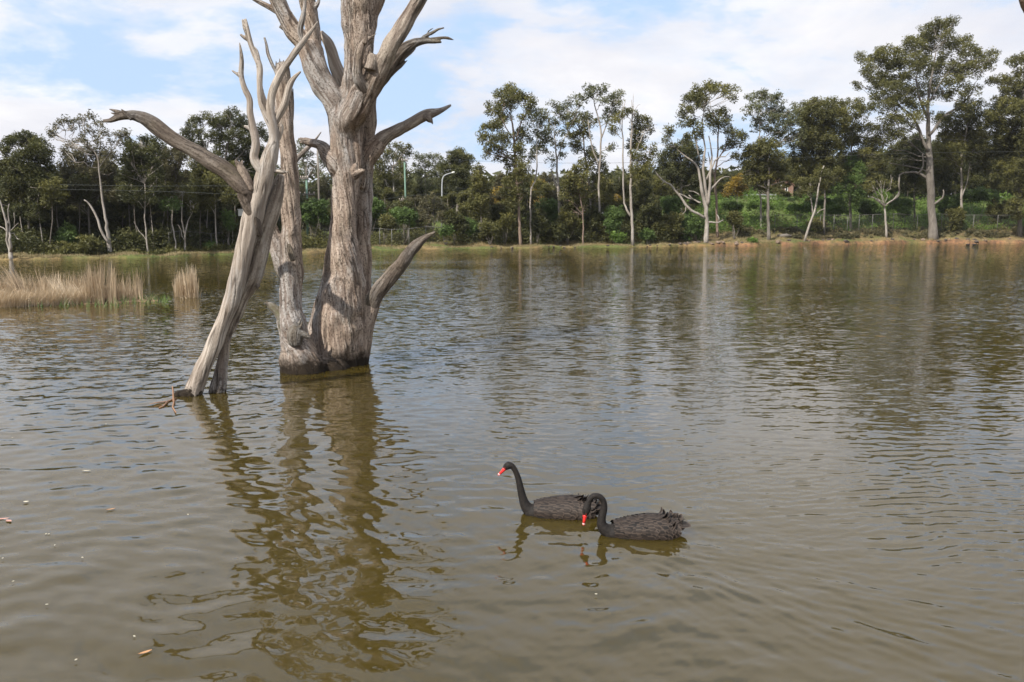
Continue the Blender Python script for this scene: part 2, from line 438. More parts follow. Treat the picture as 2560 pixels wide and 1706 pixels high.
# ------------------------------------------------------------------ dead wood
def resample(pts, stepm):
    pts = np.array(pts, float)                       # x y z r
    # smooth by Catmull-Rom
    n = len(pts); out_ = []
    for i in range(n - 1):
        p0, p1, p2, p3 = pts[max(i - 1, 0)], pts[i], pts[i + 1], pts[min(i + 2, n - 1)]
        L = np.linalg.norm(p2[:3] - p1[:3]); k = max(2, int(L / stepm))
        for t in np.arange(k) / k:
            q = 0.5 * ((2 * p1) + (-p0 + p2) * t + (2 * p0 - 5 * p1 + 4 * p2 - p3) * t * t + (-p0 + 3 * p1 - 3 * p2 + p3) * t ** 3)
            q[3] = max(q[3], 0.003); out_.append(q)
    out_.append(pts[-1]); return np.array(out_)
def tube_np(c, n=20, lumps=0.06, seed=0.0):
    """closed tube round centreline c (k,4) with a slightly irregular section"""
    T = np.gradient(c[:, :3], axis=0); T /= np.linalg.norm(T, axis=1)[:, None] + 1e-9
    up = np.array((0.13, 1.0, 0.05)); A = []
    for t in T:
        a = up - t * up.dot(t); a /= np.linalg.norm(a); up = a; A.append(a)
    A = np.array(A); B = np.cross(T, A)
    th = np.linspace(0, 2 * np.pi, n, endpoint=False)
    s_ = np.concatenate([[0], np.cumsum(np.linalg.norm(np.diff(c[:, :3], axis=0), axis=1))])
    ct, st = np.cos(th), np.sin(th)
    q = np.stack([np.broadcast_to(ct * 0.9, (len(c), n)) + seed, np.broadcast_to(st * 0.9, (len(c), n)), np.broadcast_to((s_ / (c[:, 3].mean() * 5 + 1e-6))[:, None], (len(c), n))], -1).reshape(-1, 3)
    rr = c[:, 3][:, None] * (1 + lumps * 2.2 * perlin(q).reshape(len(c), n))
    V = c[:, None, :3] + rr[..., None] * (ct[None, :, None] * A[:, None] + st[None, :, None] * B[:, None])
    V = V.reshape(-1, 3); k = len(c); fl, npv = [], []
    i = np.arange(k - 1)[:, None] * n + np.arange(n)[None]
    j = np.arange(k - 1)[:, None] * n + (np.arange(n)[None] + 1) % n
    quads = np.stack([i, j, j + n, i + n], -1).reshape(-1, 4)
    fl = list(quads.ravel()); npv = [4] * len(quads)
    b = len(V); V = np.vstack([V, c[0, :3] - T[0] * c[0, 3] * 0.3, c[-1, :3] + T[-1] * c[-1, 3] * 0.4])
    for a in range(n):
        a2 = (a + 1) % n
        fl += [b, a2, a]; fl += [b + 1, (k - 1) * n + a, (k - 1) * n + a2]; npv += [3, 3]
    return V, np.array(fl), np.array(npv)
def strokes_to_c(strokes, Y0, stepm=0.05):
    cs = []
    for st in strokes:
        dY = 0.0
        pts = []
        for e in st:
            if len(e) == 1: dY = e[0]; continue
            px, py, w_ = e[:3]; d = e[3] if len(e) > 3 else dY
            y = Y0 + d; q = P(px, py, y)
            pts.append((q[0], q[1], q[2], w_ / 2 * mpp(y, q[2])))
        cs.append(resample(pts, stepm))
    return cs
def wood(name, strokes, Y0, mat, parent, voxel=0.02, smooth_it=6, groove=1.0, seed=0.0, lump=0.06, twist=0.6):
    cs = strokes_to_c(strokes, Y0)
    if name.startswith("branch"):            # splintered, broken ends
        rgs = np.random.default_rng(int(seed * 7) + 3)
        for c in list(cs):
            e = c[-1]
            if e[3] < 0.024 or e[2] > 6.8: continue
            t_ = c[-1, :3] - c[-min(4, len(c)), :3]; t_ /= np.linalg.norm(t_)
            for k in range(4):
                o_ = rgs.normal(size=3); o_ -= t_ * o_.dot(t_); o_ /= np.linalg.norm(o_); r0 = e[3]
                a_ = e[:3] - t_ * r0 * 1.5 + o_ * r0 * 0.5; ln_ = r0 * rgs.uniform(2.0, 4.2)
                b_ = a_ + t_ * ln_ + o_ * r0 * rgs.uniform(-0.1, 0.5)
                cs.append(resample([(*a_, r0 * 0.45), (*((a_ + b_) / 2), r0 * 0.35), (*b_, 0.004)], 0.02))
    Vs, Fs, Ns, b = [], [], [], 0
    for k, c in enumerate(cs):
        V, f, n_ = tube_np(c, 20, lump, seed + k * 7.3)
        Vs.append(V); Fs.append(f + b); Ns.append(n_); b += len(V)
    o = mesh_np(name, np.vstack(Vs), np.concatenate(Fs), mat, parent, True, nper=np.concatenate(Ns))
    md = o.modifiers.new("r", 'REMESH'); md.mode = 'VOXEL'; md.voxel_size = voxel; md.adaptivity = 0.0
    if smooth_it:
        s_ = o.modifiers.new("s", 'SMOOTH'); s_.factor = 0.5; s_.iterations = smooth_it
    dg = bpy.context.evaluated_depsgraph_get()
    me = bpy.data.meshes.new_from_object(o.evaluated_get(dg))
    o.modifiers.clear(); old = o.data; o.data = me; bpy.data.meshes.remove(old)
    me.name = name
    n = len(me.vertices)
    co = np.empty(n * 3, np.float32); me.vertices.foreach_get("co", co); co = co.reshape(-1, 3).astype(float)
    no = np.empty(n * 3, np.float32); me.vertices.foreach_get("normal", no); no = no.reshape(-1, 3).astype(float)
    off = np.array(parent.location); wco = co + off
    S = [];
    for k, c in enumerate(cs):
        T = np.gradient(c[:, :3], axis=0); T /= np.linalg.norm(T, axis=1)[:, None] + 1e-9
        s_ = np.concatenate([[0], np.cumsum(np.linalg.norm(np.diff(c[:, :3], axis=0), axis=1))])
        S.append(np.hstack([c, T, s_[:, None], np.full((len(c), 1), k)]))
    S = np.vstack(S)
    best = np.empty(n, int)
    for a in range(0, n, 20000):
        d = np.linalg.norm(wco[a:a + 20000, None] - S[None, :, :3], axis=2) / (S[None, :, 3] + 0.02)
        best[a:a + 20000] = d.argmin(1)
    Sb = S[best]; rad = wco - Sb[:, :3]; T = Sb[:, 4:7]
    s_loc = Sb[:, 7] + np.einsum('ij,ij->i', rad, T)
    rad = rad - T * np.einsum('ij,ij->i', rad, T)[:, None]
    ref = np.array((0.1, 1.0, 0.0)); A = ref - T * (T @ ref)[:, None]; A /= np.linalg.norm(A, axis=1)[:, None] + 1e-9
    Bv = np.cross(T, A)
    th = np.arctan2(np.einsum('ij,ij->i', rad, Bv), np.einsum('ij,ij->i', rad, A)) + twist * s_loc
    r_ = Sb[:, 3]
    cx_, sx_ = np.cos(th) * r_, np.sin(th) * r_
    k7 = Sb[:, 8] * 13 + seed
    g1 = perlin(np.stack([cx_ * 22 + k7, sx_ * 22, s_loc * 1.7], 1))
    g2 = perlin(np.stack([cx_ * 45 + k7, sx_ * 45, s_loc * 4.0 + 7], 1))
    crack = np.clip(1 - np.abs(perlin(np.stack([cx_ * 9 + k7 + 3, sx_ * 9, s_loc * 0.8], 1))) * 9, 0, 1)
    crackm = smooth01(-0.05, 0.3, perlin(np.stack([cx_ * 5 + k7 + 9, sx_ * 5 + 3, s_loc * 0.9 + 4], 1)))
    crack = crack * crackm
    low = perlin(wco * 3.1 + seed)
    amp = np.clip(r_ / 0.25, 0.25, 1.0)
    disp = groove * amp * (0.010 * g1 + 0.006 * g2 - 0.020 * crack) + 0.13 * r_ * low + 0.05 * r_ * perlin(wco * np.array((7.0, 7.0, 4.0)) + seed * 1.3)
    tipd = np.minimum(r_ * 0.5, 0.05); disp = np.clip(disp, -tipd, 0.05)
    co = co + no * disp[:, None]
    me.vertices.foreach_set("co", co.astype(np.float32).ravel())
    a = me.attributes.new("grain", 'FLOAT_VECTOR', 'POINT'); a.data.foreach_set("vector", np.stack([cx_ + k7 * 0.37, sx_, s_loc], 1).astype(np.float32).ravel())
    a = me.attributes.new("crack", 'FLOAT', 'POINT'); a.data.foreach_set("value", crack.astype(np.float32))
    a = me.attributes.new("groove", 'FLOAT', 'POINT'); a.data.foreach_set("value", (0.5 + 0.5 * g1 + 0.3 * g2).astype(np.float32))
    me.polygons.foreach_set("use_smooth", np.ones(len(me.polygons), bool))
    if not me.materials: me.materials.append(mat)
    me.update()
    return o
def mat_wood(name, pale_, mid, dark, moss=0.0, fleck=0.5, wet=0.10, rough_=1.0):
    m = M_(name); p = m.pos()
    sp_ = m.n("ShaderNodeSeparateXYZ"); m.l(p, sp_.inputs[0])
    gn = m.n("ShaderNodeAttribute"); gn.attribute_name = "grain"; gv = gn.outputs['Vector']
    a = m.noise(p, 1.3, 5, 0.6, (1, 1, 0.6)).outputs[0]
    b = m.noise(gv, 15, 7, 0.72, (1, 1, 0.10)).outputs[0]
    f = m.noise(gv, 34, 5, 0.75, (1, 1, 0.7), (3, 1, 2)).outputs[0]
    ln = m.noise(gv, 9, 3, 0.6, (1, 1, 0.045), (5, 8, 1), 0.35).outputs[0]
    line = m.ramp(m.math('ABSOLUTE', m.math('SUBTRACT', ln, 0.5)), [(0.0, 1), (0.034, 0.0)])
    line = m.math('MULTIPLY', line, m.ramp(m.noise(gv, 3, 3, 0.6, (1, 1, 0.3), (1, 4, 8)).outputs[0], [(0.46, 0), (0.54, 1)]))
    c = m.mix(m.ramp(a, [(0.38, 0), (0.6, 1)]), pale_, mid)
    c = m.mix(m.ramp(m.noise(p, 0.9, 5, 0.62, (1, 1, 0.55), (4, 9, 2)).outputs[0], [(0.50, 0), (0.60, 0.75)]), c, (pale_[0] * 0.86, pale_[0] * 0.83, pale_[0] * 0.79))
    c = m.mix(m.ramp(b, [(0.46, 0), (0.72, 0.8)]), c, dark)
    c = m.mix(m.math('MULTIPLY', m.ramp(f, [(0.53, 0), (0.58, 1)]), fleck), c, (0.05, 0.035, 0.026))
    c = m.mix(m.math('MULTIPLY', line, 0.85), c, (0.03, 0.022, 0.017))
    if moss: c = m.mix(m.math('MULTIPLY', m.ramp(m.noise(p, 2.1, 4, 0.6, (1, 1, 1), (9, 1, 4)).outputs[0], [(0.5, 0), (0.62, 1)]), moss), c, (0.13, 0.12, 0.05))
    c = m.mix(m.math('MULTIPLY', m.attr("crack"), 0.85), c, (0.045, 0.032, 0.024))
    c = m.mix(m.ramp(m.attr("groove"), [(0.30, 0.55), (0.62, 0)]), c, dark)
    wl = m.math('ADD', sp_.outputs[2], m.math('MULTIPLY', m.math('SUBTRACT', m.noise(p, 4.0, 6, 0.75).outputs[0], 0.5), 0.9))
    wetf = m.ramp(m.math('DIVIDE', wl, wet * 3.2), [(0.2, 1), (0.75, 0)])       # tide mark of algae and wet rot
    c = m.mix(wetf, c, (0.028, 0.020, 0.013))
    m.bump(m.math('SUBTRACT', m.math('ADD', b, m.math('MULTIPLY', f, rough_)), m.math('MULTIPLY', line, 0.6)), 0.9, 0.035)
    return m.base(c, 0.85, 0.2)
WOODA = mat_wood('dead_wood_pale', (0.58, 0.51, 0.435), (0.47, 0.40, 0.335), (0.22, 0.17, 0.13), 0.0, 0.12, 0.04, 0.4)
WOODB = mat_wood('dead_wood_grey_brown', (0.56, 0.455, 0.37), (0.42, 0.325, 0.25), (0.17, 0.115, 0.083), 0.12, 0.8, 0.17)
WOODC = mat_wood('dead_wood_dark', (0.30, 0.255, 0.21), (0.19, 0.15, 0.118), (0.07, 0.052, 0.04), 0.25, 0.6, 0.10)
WOODM = mat_wood('dead_wood_mossy', (0.33, 0.28, 0.22), (0.25, 0.20, 0.145), (0.13, 0.10, 0.065), 0.7, 0.5, 0.10)
WOODD = mat_wood('dead_wood_weathered', (0.52, 0.445, 0.365), (0.37, 0.295, 0.235), (0.13, 0.09, 0.07), 0.1, 0.5, 0.05)

WOODE = mat_wood('dead_wood_cracked', (0.55, 0.475, 0.39), (0.42, 0.35, 0.28), (0.12, 0.085, 0.065), 0.0, 0.35, 0.04, 0.6)

# the big double-trunked dead tree
b0 = P(800, 935, 15.9); treeB = thing("dead_tree", "massive grey-brown dead tree with a double trunk rising from the lake", "dead tree", (b0[0], 15.9, 0.0))
YB = 16.0
wood("trunk", [
    [(0.0,), (862, 285, 80), (858, 340, 66), (860, 420, 62), (861, 500, 62), (857, 580, 66), (862, 650, 80), (865, 700, 94), (852, 790, 122), (838, 880, 126), (828, 960, 120)],
    [(0.42,), (922, 225, 46), (914, 300, 52), (911, 400, 50), (908, 500, 48), (902, 600, 54), (893, 700, 70), (886, 800, 80), (868, 890, 80), (855, 960, 80)],
    [(0.15,), (846, 540, 24), (830, 640, 34), (820, 710, 36), (802, 780, 42), (790, 850, 60), (785, 960, 84)],
    [(-0.1,), (800, 880, 60), (770, 930, 70), (765, 980, 70)],
    [(0.0,), (862, 300, 66), (843, 268, 58), (826, 238, 58), (797, 184, 62), (776, 128, 62), (770, 108, 58)],
    [(0.1,), (872, 300, 76), (884, 245, 74), (893, 184, 70), (897, 122, 70), (898, 82, 80), (902, 41, 92), (906, 0, 104), (912, -50, 120)],
    [(0.0,), (866, 560, 30), (892, 440, 26), (890, 330, 34), (896, 250, 40)],
    [(0.05,), (858, 400, 40), (863, 345, 56, 0.0), (872, 300, 68, -0.12), (894, 262, 68, -0.3), (928, 204, 57, -0.45), (952, 168, 44, -0.5)],
    [(0.3,), (908, 470, 30), (918, 405, 42, 0.25), (938, 368, 46, 0.2), (955, 349, 34, 0.18)],
    [(0.15,), (870, 980, 60), (892, 885, 60), (912, 808, 52), (931, 750, 44), (948, 727, 34)],
], YB, WOODB, treeB, 0.021, 4, 0.85, 3.0)
wood("branch", [[(0.0,), (776, 130, 50), (754, 100, 46), (731, 75, 45), (713, 41, 42), (694, 0, 39), (676, -45, 36)],
                [(0.0,), (738, 90, 24), (722, 72, 20), (703, 70, 8)],
                [(0.05,), (712, 45, 14), (690, 28, 15), (665, 14, 13), (635, -2, 10), (610, -20, 8)]], YB, WOODB, treeB, 0.016, 3, 1.0, 11)
wood("branch", [[(0.05,), (780, 128, 46), (783, 85, 41), (776, 41, 40), (768, 0, 41), (762, -50, 40)],
                [(0.0,), (778, 30, 14), (793, 12, 10), (798, -4, 8), (797, -30, 6)]], YB, WOODB, treeB, 0.016, 3, 1.0, 15)
wood("branch", [[(0.5,), (800, 82, 16), (822, 112, 26), (838, 160, 31), (853, 208, 34), (862, 262, 34), (868, 300, 30)]], YB, WOODA, treeB, 0.016, 3, 0.5, 19)
wood("branch", [[(-0.45,), (918, 220, 44), (938, 188, 48, -0.48), (961, 151, 45, -0.55), (978, 115, 42, -0.65), (1001, 78, 39, -0.65), (1024, 38, 37, -0.6), (1047, 0, 36, -0.6), (1072, -45, 34, -0.6)],
                [(-0.45,), (915, 240, 24), (903, 214, 32, -0.55), (894, 188, 27, -0.65), (895, 160, 22, -0.7), (899, 130, 23, -0.72), (914, 106, 21), (926, 99, 19)],
                [(-0.75,), (912, 110, 14), (916, 92, 9), (917, 80, 3)],
                [(-0.65,), (925, 175, 34), (930, 152, 28), (929, 137, 20)]], YB, WOODD, treeB, 0.016, 4, 1.0, 23)
wood("branch", [[(0.2,), (905, 260, 40), (935, 215, 44), (960, 182, 42), (985, 150, 36), (1010, 125, 30), (1037, 108, 22), (1065, 103, 15), (1090, 104, 11), (1104, 106, 5)],
                [(0.2,), (1045, 106, 12), (1080, 98, 8), (1105, 95, 8), (1120, 96, 8), (1136, 101, 2)],
                [(0.2,), (1050, 105, 9), (1060, 92, 8), (1078, 84, 9), (1095, 74, 6), (1111, 70, 4)],
                [(0.25,), (1066, 90, 5), (1072, 78, 4), (1083, 71, 3)],
                [(0.2,), (935, 228, 22), (958, 204, 16), (985, 178, 12), (1002, 165, 9), (1019, 151, 3)],
                [(0.2,), (1000, 150, 16), (1025, 132, 10), (1038, 120, 6)]], YB, WOODC, treeB, 0.014, 2, 1.3, 29)
wood("branch", [[(0.2,), (940, 366, 36), (962, 343, 35), (996, 325, 30), (1037, 303, 26), (1065, 288, 27), (1096, 279, 16), (1113, 271, 11), (1128, 263, 5)],
                [(0.15,), (1066, 292, 20), (1076, 302, 15), (1078, 306, 9)]], YB, WOODD, treeB, 0.015, 3, 0.9, 31)
wood("branch", [[(0.12,), (925, 765, 36), (940, 735, 40), (962, 708, 38), (998, 668, 34), (1030, 624, 29), (1058, 598, 19), (1074, 588, 11), (1088, 580, 4)],
                [(0.05,), (1000, 668, 20), (1016, 640, 14), (1022, 622, 5)]], YB, WOODC, treeB, 0.016, 3, 1.3, 37)
wood("branch", [[(0.0,), (852, 450, 30), (838, 412, 46, -0.05), (818, 388, 40), (806, 368, 30), (792, 360, 22), (776, 357, 20), (760, 352, 17)]], YB, WOODB, treeB, 0.015, 3, 0.9, 41)
wood("branch_stub", [[(-0.35,), (882, 430, 18), (889, 415, 15), (891, 412, 10)], [(-0.35,), (882, 440, 24), (896, 433, 20), (909, 427, 12)]], YB, WOODB, treeB, 0.014, 2, 0.6, 43)
wood("branch", [[(0.6,), (732, 410, 16), (745, 393, 13), (771, 369, 11), (788, 350, 7), (803, 330, 3)]], YB, WOODD, treeB, 0.012, 2, 0.5, 47)
# its middle trunk
YM = 15.35
wood("trunk", [
    [(0.0,), (703, 158, 30), (706, 180, 38), (709, 245, 45), (714, 327, 42), (719, 367, 42), (723, 408, 43), (727, 490, 46), (729, 560, 46), (728, 620, 54), (726, 675, 58), (726, 715, 54), (726, 763, 55), (727, 800, 69), (734, 836, 70), (740, 870, 78), (743, 905, 88), (745, 940, 94), (747, 985, 98)],
    [(0.05,), (672, 548, 26), (683, 585, 36), (696, 620, 44), (708, 655, 46), (722, 700, 40)],
    [(-0.05,), (733, 860, 70), (752, 880, 74), (768, 920, 80), (778, 985, 80)],
    [(0.3,), (760, 900, 60), (800, 915, 70), (835, 930, 80), (835, 985, 90)],
], YM, WOODB, treeB, 0.019, 6, 1.1, 53)
wood("branch_stub", [[(0.0,), (728, 815, 60), (706, 790, 34), (692, 776, 26), (680, 766, 20), (672, 762, 15)], [(0.0,), (690, 775, 16), (687, 762, 8)]], YM, WOODM, treeB, 0.014, 3, 0.9, 59)
wood("branch_stub", [[(-0.30,), (738, 862, 30), (738, 838, 44), (741, 824, 36), (745, 818, 22)], [(-0.32,), (745, 835, 30), (758, 836, 18), (770, 842, 12)]], YM, WOODM, treeB, 0.014, 3, 1.4, 61)
wood("branch_stub", [[(-0.30,), (733, 652, 14), (729, 638, 16), (725, 624, 15), (722, 615, 12)]], YM, WOODM, treeB, 0.012, 2, 0.8, 63)
for (a, b_, c_, d_) in ((692, 175, 690, 153), (700, 172, 699, 147), (708, 174, 709, 150), (716, 178, 718, 156), (697, 174, 694, 158), (712, 172, 714, 153)):
    wood("splinter", [[(random.uniform(-0.1, 0.1),), (a, b_ + 12, 9), (a, b_, 8), ((a + c_) / 2, (b_ + d_) / 2, 5), (c_, d_, 2)]], YM, WOODC, treeB, 0.009, 0, 0.3, a)
wood("branch", [[(-0.05,), (697, 200, 10), (690, 180, 9), (679, 158, 8), (670, 135, 8), (666, 112, 7), (661, 94, 5)]], YM, WOODD, treeB, 0.009, 1, 0.5, 67)
wood("splinter", [[(0.1,), (732, 300, 4), (733, 262, 5), (732, 222, 3)]], YM, WOODC, treeB, 0.008, 0, 0.3, 69)

# the pale leaning dead tree
YA = 13.2
a0 = P(505, 1000, YA); treeA = thing("dead_tree", "smooth pale dead tree leaning right with one long branch reaching left", "dead tree", (a0[0], YA, 0.0))
wood("trunk", [
    [(0.0,), (452, 1050, 60), (474, 1002, 50), (499, 938, 42), (532, 868, 39), (557, 809, 37), (580, 748, 38), (593, 696, 43), (604, 651, 43), (617, 598, 45), (634, 535, 50), (651, 475, 47), (664, 432, 46), (673, 395, 40), (685, 352, 27), (682, 314, 23), (676, 278, 22), (681, 232, 20), (701, 186, 19), (731, 141, 18), (759, 103, 14), (780, 75, 9), (795, 54, 5)],
], YA, WOODA, treeA, 0.016, 4, 0.9, 71, 0.05, 0.9)
wood("trunk", [[(0.22,), (702, 438, 20), (693, 478, 32), (679, 531, 38), (664, 580, 40), (652, 629, 40), (641, 680, 38), (624, 714, 36), (606, 750, 30), (592, 790, 24), (580, 830, 14)],
    [(0.15,), (690, 470, 10), (672, 530, 16), (655, 585, 16), (640, 640, 14), (622, 690, 12)]], YA, WOODE, treeA, 0.015, 2, 1.9, 72, 0.09, 0.25)
wood("root", [[(0.2,), (590, 785, 22), (574, 822, 22), (563, 860, 24), (553, 921, 31), (543, 985, 40), (541, 1040, 46)]], YA, WOODD, treeA, 0.015, 3, 1.2, 73)
wood("root", [[(-0.05,), (485, 980, 34), (464, 990, 34), (447, 990, 26), (436, 998, 20), (426, 1012, 14)], [(0.0,), (455, 990, 14), (444, 998, 16), (440, 1015, 10)], [(-0.1,), (476, 968, 7), (466, 980, 7), (455, 992, 6)]], YA, WOODC, treeA, 0.012, 1, 1.4, 75)
wood("branch", [[(0.0,), (757, 108, 11), (750, 84, 13), (751, 66, 15), (756, 48, 14), (760, 25, 10), (763, 0, 8), (765, -25, 6)]], YA, WOODA, treeA, 0.011, 2, 0.5, 77)
wood("branch", [[(0.05,), (681, 318, 18), (694, 294, 18), (712, 258, 18), (722, 220, 17), (730, 202, 13), (740, 190, 9), (752, 179, 5)]], YA, WOODA, treeA, 0.012, 2, 0.5, 79)
wood("branch", [[(0.0,), (683, 330, 16), (672, 300, 20), (661, 275, 18), (652, 250, 16), (649, 204, 14), (649, 165, 15), (634, 131, 13), (624, 100, 13), (618, 73, 12), (614, 47, 5)],
                [(0.0,), (619, 90, 9), (611, 70, 8), (607, 49, 6)], [(0.0,), (624, 102, 10), (611, 95, 9), (601, 86, 6)], [(0.05,), (667, 285, 10), (664, 258, 9), (657, 232, 7), (654, 212, 4)],
                [(0.0,), (648, 168, 12), (645, 148, 12), (642, 128, 8), (636, 118, 4)]], YA, WOODA, treeA, 0.011, 2, 0.7, 83)
wood("branch", [[(-0.05,), (664, 440, 28), (646, 415, 25), (635, 395, 21), (640, 358, 22), (632, 318, 19), (625, 280, 17), (624, 249, 15), (611, 220, 15), (603, 188, 13), (604, 151, 11), (602, 128, 8), (599, 107, 3)],
                [(-0.05,), (606, 196, 9), (592, 185, 8), (579, 176, 4)], [(-0.05,), (630, 325, 12), (617, 318, 9), (610, 316, 6)]], YA, WOODA, treeA, 0.012, 2, 0.7, 89)
wood("branch", [[(0.0,), (648, 590, 14), (638, 555, 24, -0.05), (621, 518, 29, -0.1), (609, 485, 32, -0.1)],
                [(-0.1,), (628, 508, 16), (620, 488, 34), (603, 462, 43), (580, 440, 43), (547, 416, 42), (506, 390, 39), (461, 365, 37), (422, 341, 37), (388, 314, 37), (356, 295, 33), (326, 288, 26), (298, 292, 19), (275, 302, 13), (258, 302, 7)],
                [(-0.1,), (345, 296, 22), (318, 288, 16), (296, 281, 12), (282, 276, 7), (271, 273, 2)],
                [(-0.15,), (330, 298, 14), (314, 284, 10), (302, 272, 3)], [(-0.05,), (310, 290, 12), (290, 286, 8), (276, 282, 3)]], YA, WOODC, treeA, 0.014, 2, 1.5, 97, 0.08, 0.3)
wood("branch_stub", [[(-0.1,), (625, 478, 28), (615, 448, 25), (604, 424, 22), (595, 408, 15)], [(-0.1,), (598, 415, 9), (590, 402, 4)], [(-0.1,), (604, 418, 8), (606, 400, 3)]], YA, WOODD, treeA, 0.012, 1, 1.2, 101)
wood("branch_stub", [[(0.05,), (684, 360, 18), (696, 342, 17), (702, 322, 15), (703, 312, 11)]], YA, WOODA, treeA, 0.012, 2, 0.5, 103)
wood("branch_stub", [[(0.0,), (676, 430, 14), (692, 428, 10), (706, 430, 12), (712, 431, 8)]], YA, WOODA, treeA, 0.011, 1, 0.5, 105)
wood("branch_stub", [[(0.2,), (630, 700, 22), (641, 708, 14), (645, 718, 11)]], YA, WOODD, treeA, 0.011, 1, 0.5, 107)
# sticks washed against the foot
stick = thing("fallen_stick", "thin reddish twigs caught in the water at the pale dead tree's foot", "twig", (a0[0] - 0.6, YA - 0.3, 0))
m = M_("twig_red_brown"); MAT_TWIG = m.base((0.30, 0.17, 0.10), 0.8)
for k, pts in enumerate([[(440, 998), (418, 1006), (395, 1008), (374, 1012)], [(420, 1005), (408, 1018), (398, 1022)], [(436, 1002), (432, 1020), (440, 1034)], [(434, 1005), (433, 980), (431, 968)]]):
    mb = MB(); q = []
    for (px, py) in pts:
        yy = Ywater(py); v_ = P(px, py, min(yy, 13.0)); v_[2] = max(v_[2], 0.0) + 0.01; q.append(v_)
    mb.tube(q, [0.016, 0.012, 0.009, 0.004][:len(q)], 6); mb.build("twig", MAT_TWIG, stick, True)

# ------------------------------------------------------------------ living trees
LEAFN = [0]
def leaves_np(cen, rad, n_, Ls, Ws, tintbase, rg, droop=0.45, flat=0.85):
    """n_ leaf sprays scattered round clump centres"""
    k = rg.choice(len(cen), n_, p=rad ** 2 / (rad ** 2).sum())
    g = rg.normal(size=(n_, 3)); g /= np.linalg.norm(g, axis=1)[:, None]
    rr = rg.random(n_) ** 0.5 * 1.15
    off = g * rr[:, None] * rad[k][:, None]; off[:, 2] *= flat
    p = cen[k] + off
    ax = rg.normal(size=(n_, 3)); ax[:, 2] = ax[:, 2] * 0.6 - droop; ax /= np.linalg.norm(ax, axis=1)[:, None]
    sd = np.cross(ax, rg.normal(size=(n_, 3))); sd /= np.linalg.norm(sd, axis=1)[:, None]
    L = Ls * rg.uniform(0.6, 1.3, n_)[:, None]; W = Ws * rg.uniform(0.6, 1.3, n_)[:, None]
    V = np.stack([p - ax * L * 0.5, p + sd * W * 0.5 + ax * L * 0.1, p + ax * L * 0.5 - sd * W * 0.3], 1).reshape(-1, 3)
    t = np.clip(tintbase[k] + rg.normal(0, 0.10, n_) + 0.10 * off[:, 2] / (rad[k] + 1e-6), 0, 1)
    LEAFN[0] += n_
    return V, np.repeat(t, 3)
def crown(lobes, Y, mat, parent, dens, rg, spread, L=0.33, W=0.155, name="crown", clump=0.55, droop=0.45):
    C_, Rr, Tt, centres = [], [], [], []
    area = 0
    for lb in lobes:
        px, py, rx, ry = lb[:4]
        y = Y + rg.uniform(-1, 1) * spread
        s_ = mpp(y, 6); c = P(px, py, y); rx *= s_ * 1.22; ry *= s_ * 1.75; rd = rx * 0.85
        centres.append((c, rx, ry))
        area += math.pi * rx * ry
        nc_ = max(4, int(rx * ry * 3.4 / (clump ** 2) * 0.9 * min(1.0, 0.45 + dens * 0.35)))
        g = rg.normal(size=(nc_, 3)); g /= np.linalg.norm(g, axis=1)[:, None]
        g[:, 2] = np.where(rg.random(nc_) < 0.25, np.abs(g[:, 2]), g[:, 2])
        q = g * (rg.random(nc_) ** 0.42)[:, None] * np.array((rx, rd, ry)) * 0.95
        C_.append(c + q); Rr.append(clump * rg.uniform(0.6, 1.25, nc_))
        lt = rg.normal(0, 0.10)
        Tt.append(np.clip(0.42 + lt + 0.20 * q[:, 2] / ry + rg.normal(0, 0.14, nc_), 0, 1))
    C_ = np.vstack(C_); Rr = np.concatenate(Rr); Tt = np.concatenate(Tt)
    n_ = int(area / (L * W * 0.25) * dens * 1.75)
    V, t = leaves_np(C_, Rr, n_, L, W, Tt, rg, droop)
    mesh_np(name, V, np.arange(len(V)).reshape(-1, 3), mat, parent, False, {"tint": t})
    return centres, C_
def poly3(pts, Y, base=None, spread=0.0, rg=None):
    o = []; thin_ = 0.72 if Y < 76 else 0.85
    for i, (px, py, w_) in enumerate(pts):
        q = P(px, py, Y + (rg.uniform(-spread, spread) if rg is not None and i else 0)); r_ = w_ / 2 * mpp(Y, q[2]) * (thin_ if w_ < 18 else 1.0)
        o.append((q[0], q[1], q[2], max(r_, 0.02)))
    if base is not None: o[0] = (base[0], base[1], base[2] - 0.25, o[0][3] * 1.15)
    return np.array(o)
def limb(mb, a, b, ra, rb, rg, n=5, seg=5):
    a = np.array(a); b = np.array(b); d = b - a; L = np.linalg.norm(d)
    pts, rad = [], []
    for i in range(seg + 1):
        t = i / seg
        q = a + d * t; q[2] += 0.10 * L * math.sin(math.pi * t) * (0.3 if d[2] > 0 else 1) - 0.06 * L * math.sin(math.pi * t)
        if 0 < i < seg: q += rg.normal(0, 0.045 * L, 3) * np.array((1, 1, 0.6))
        pts.append(q); rad.append(ra + (rb - ra) * t ** 0.8)
    mb.tube(pts, rad, n)
    return pts
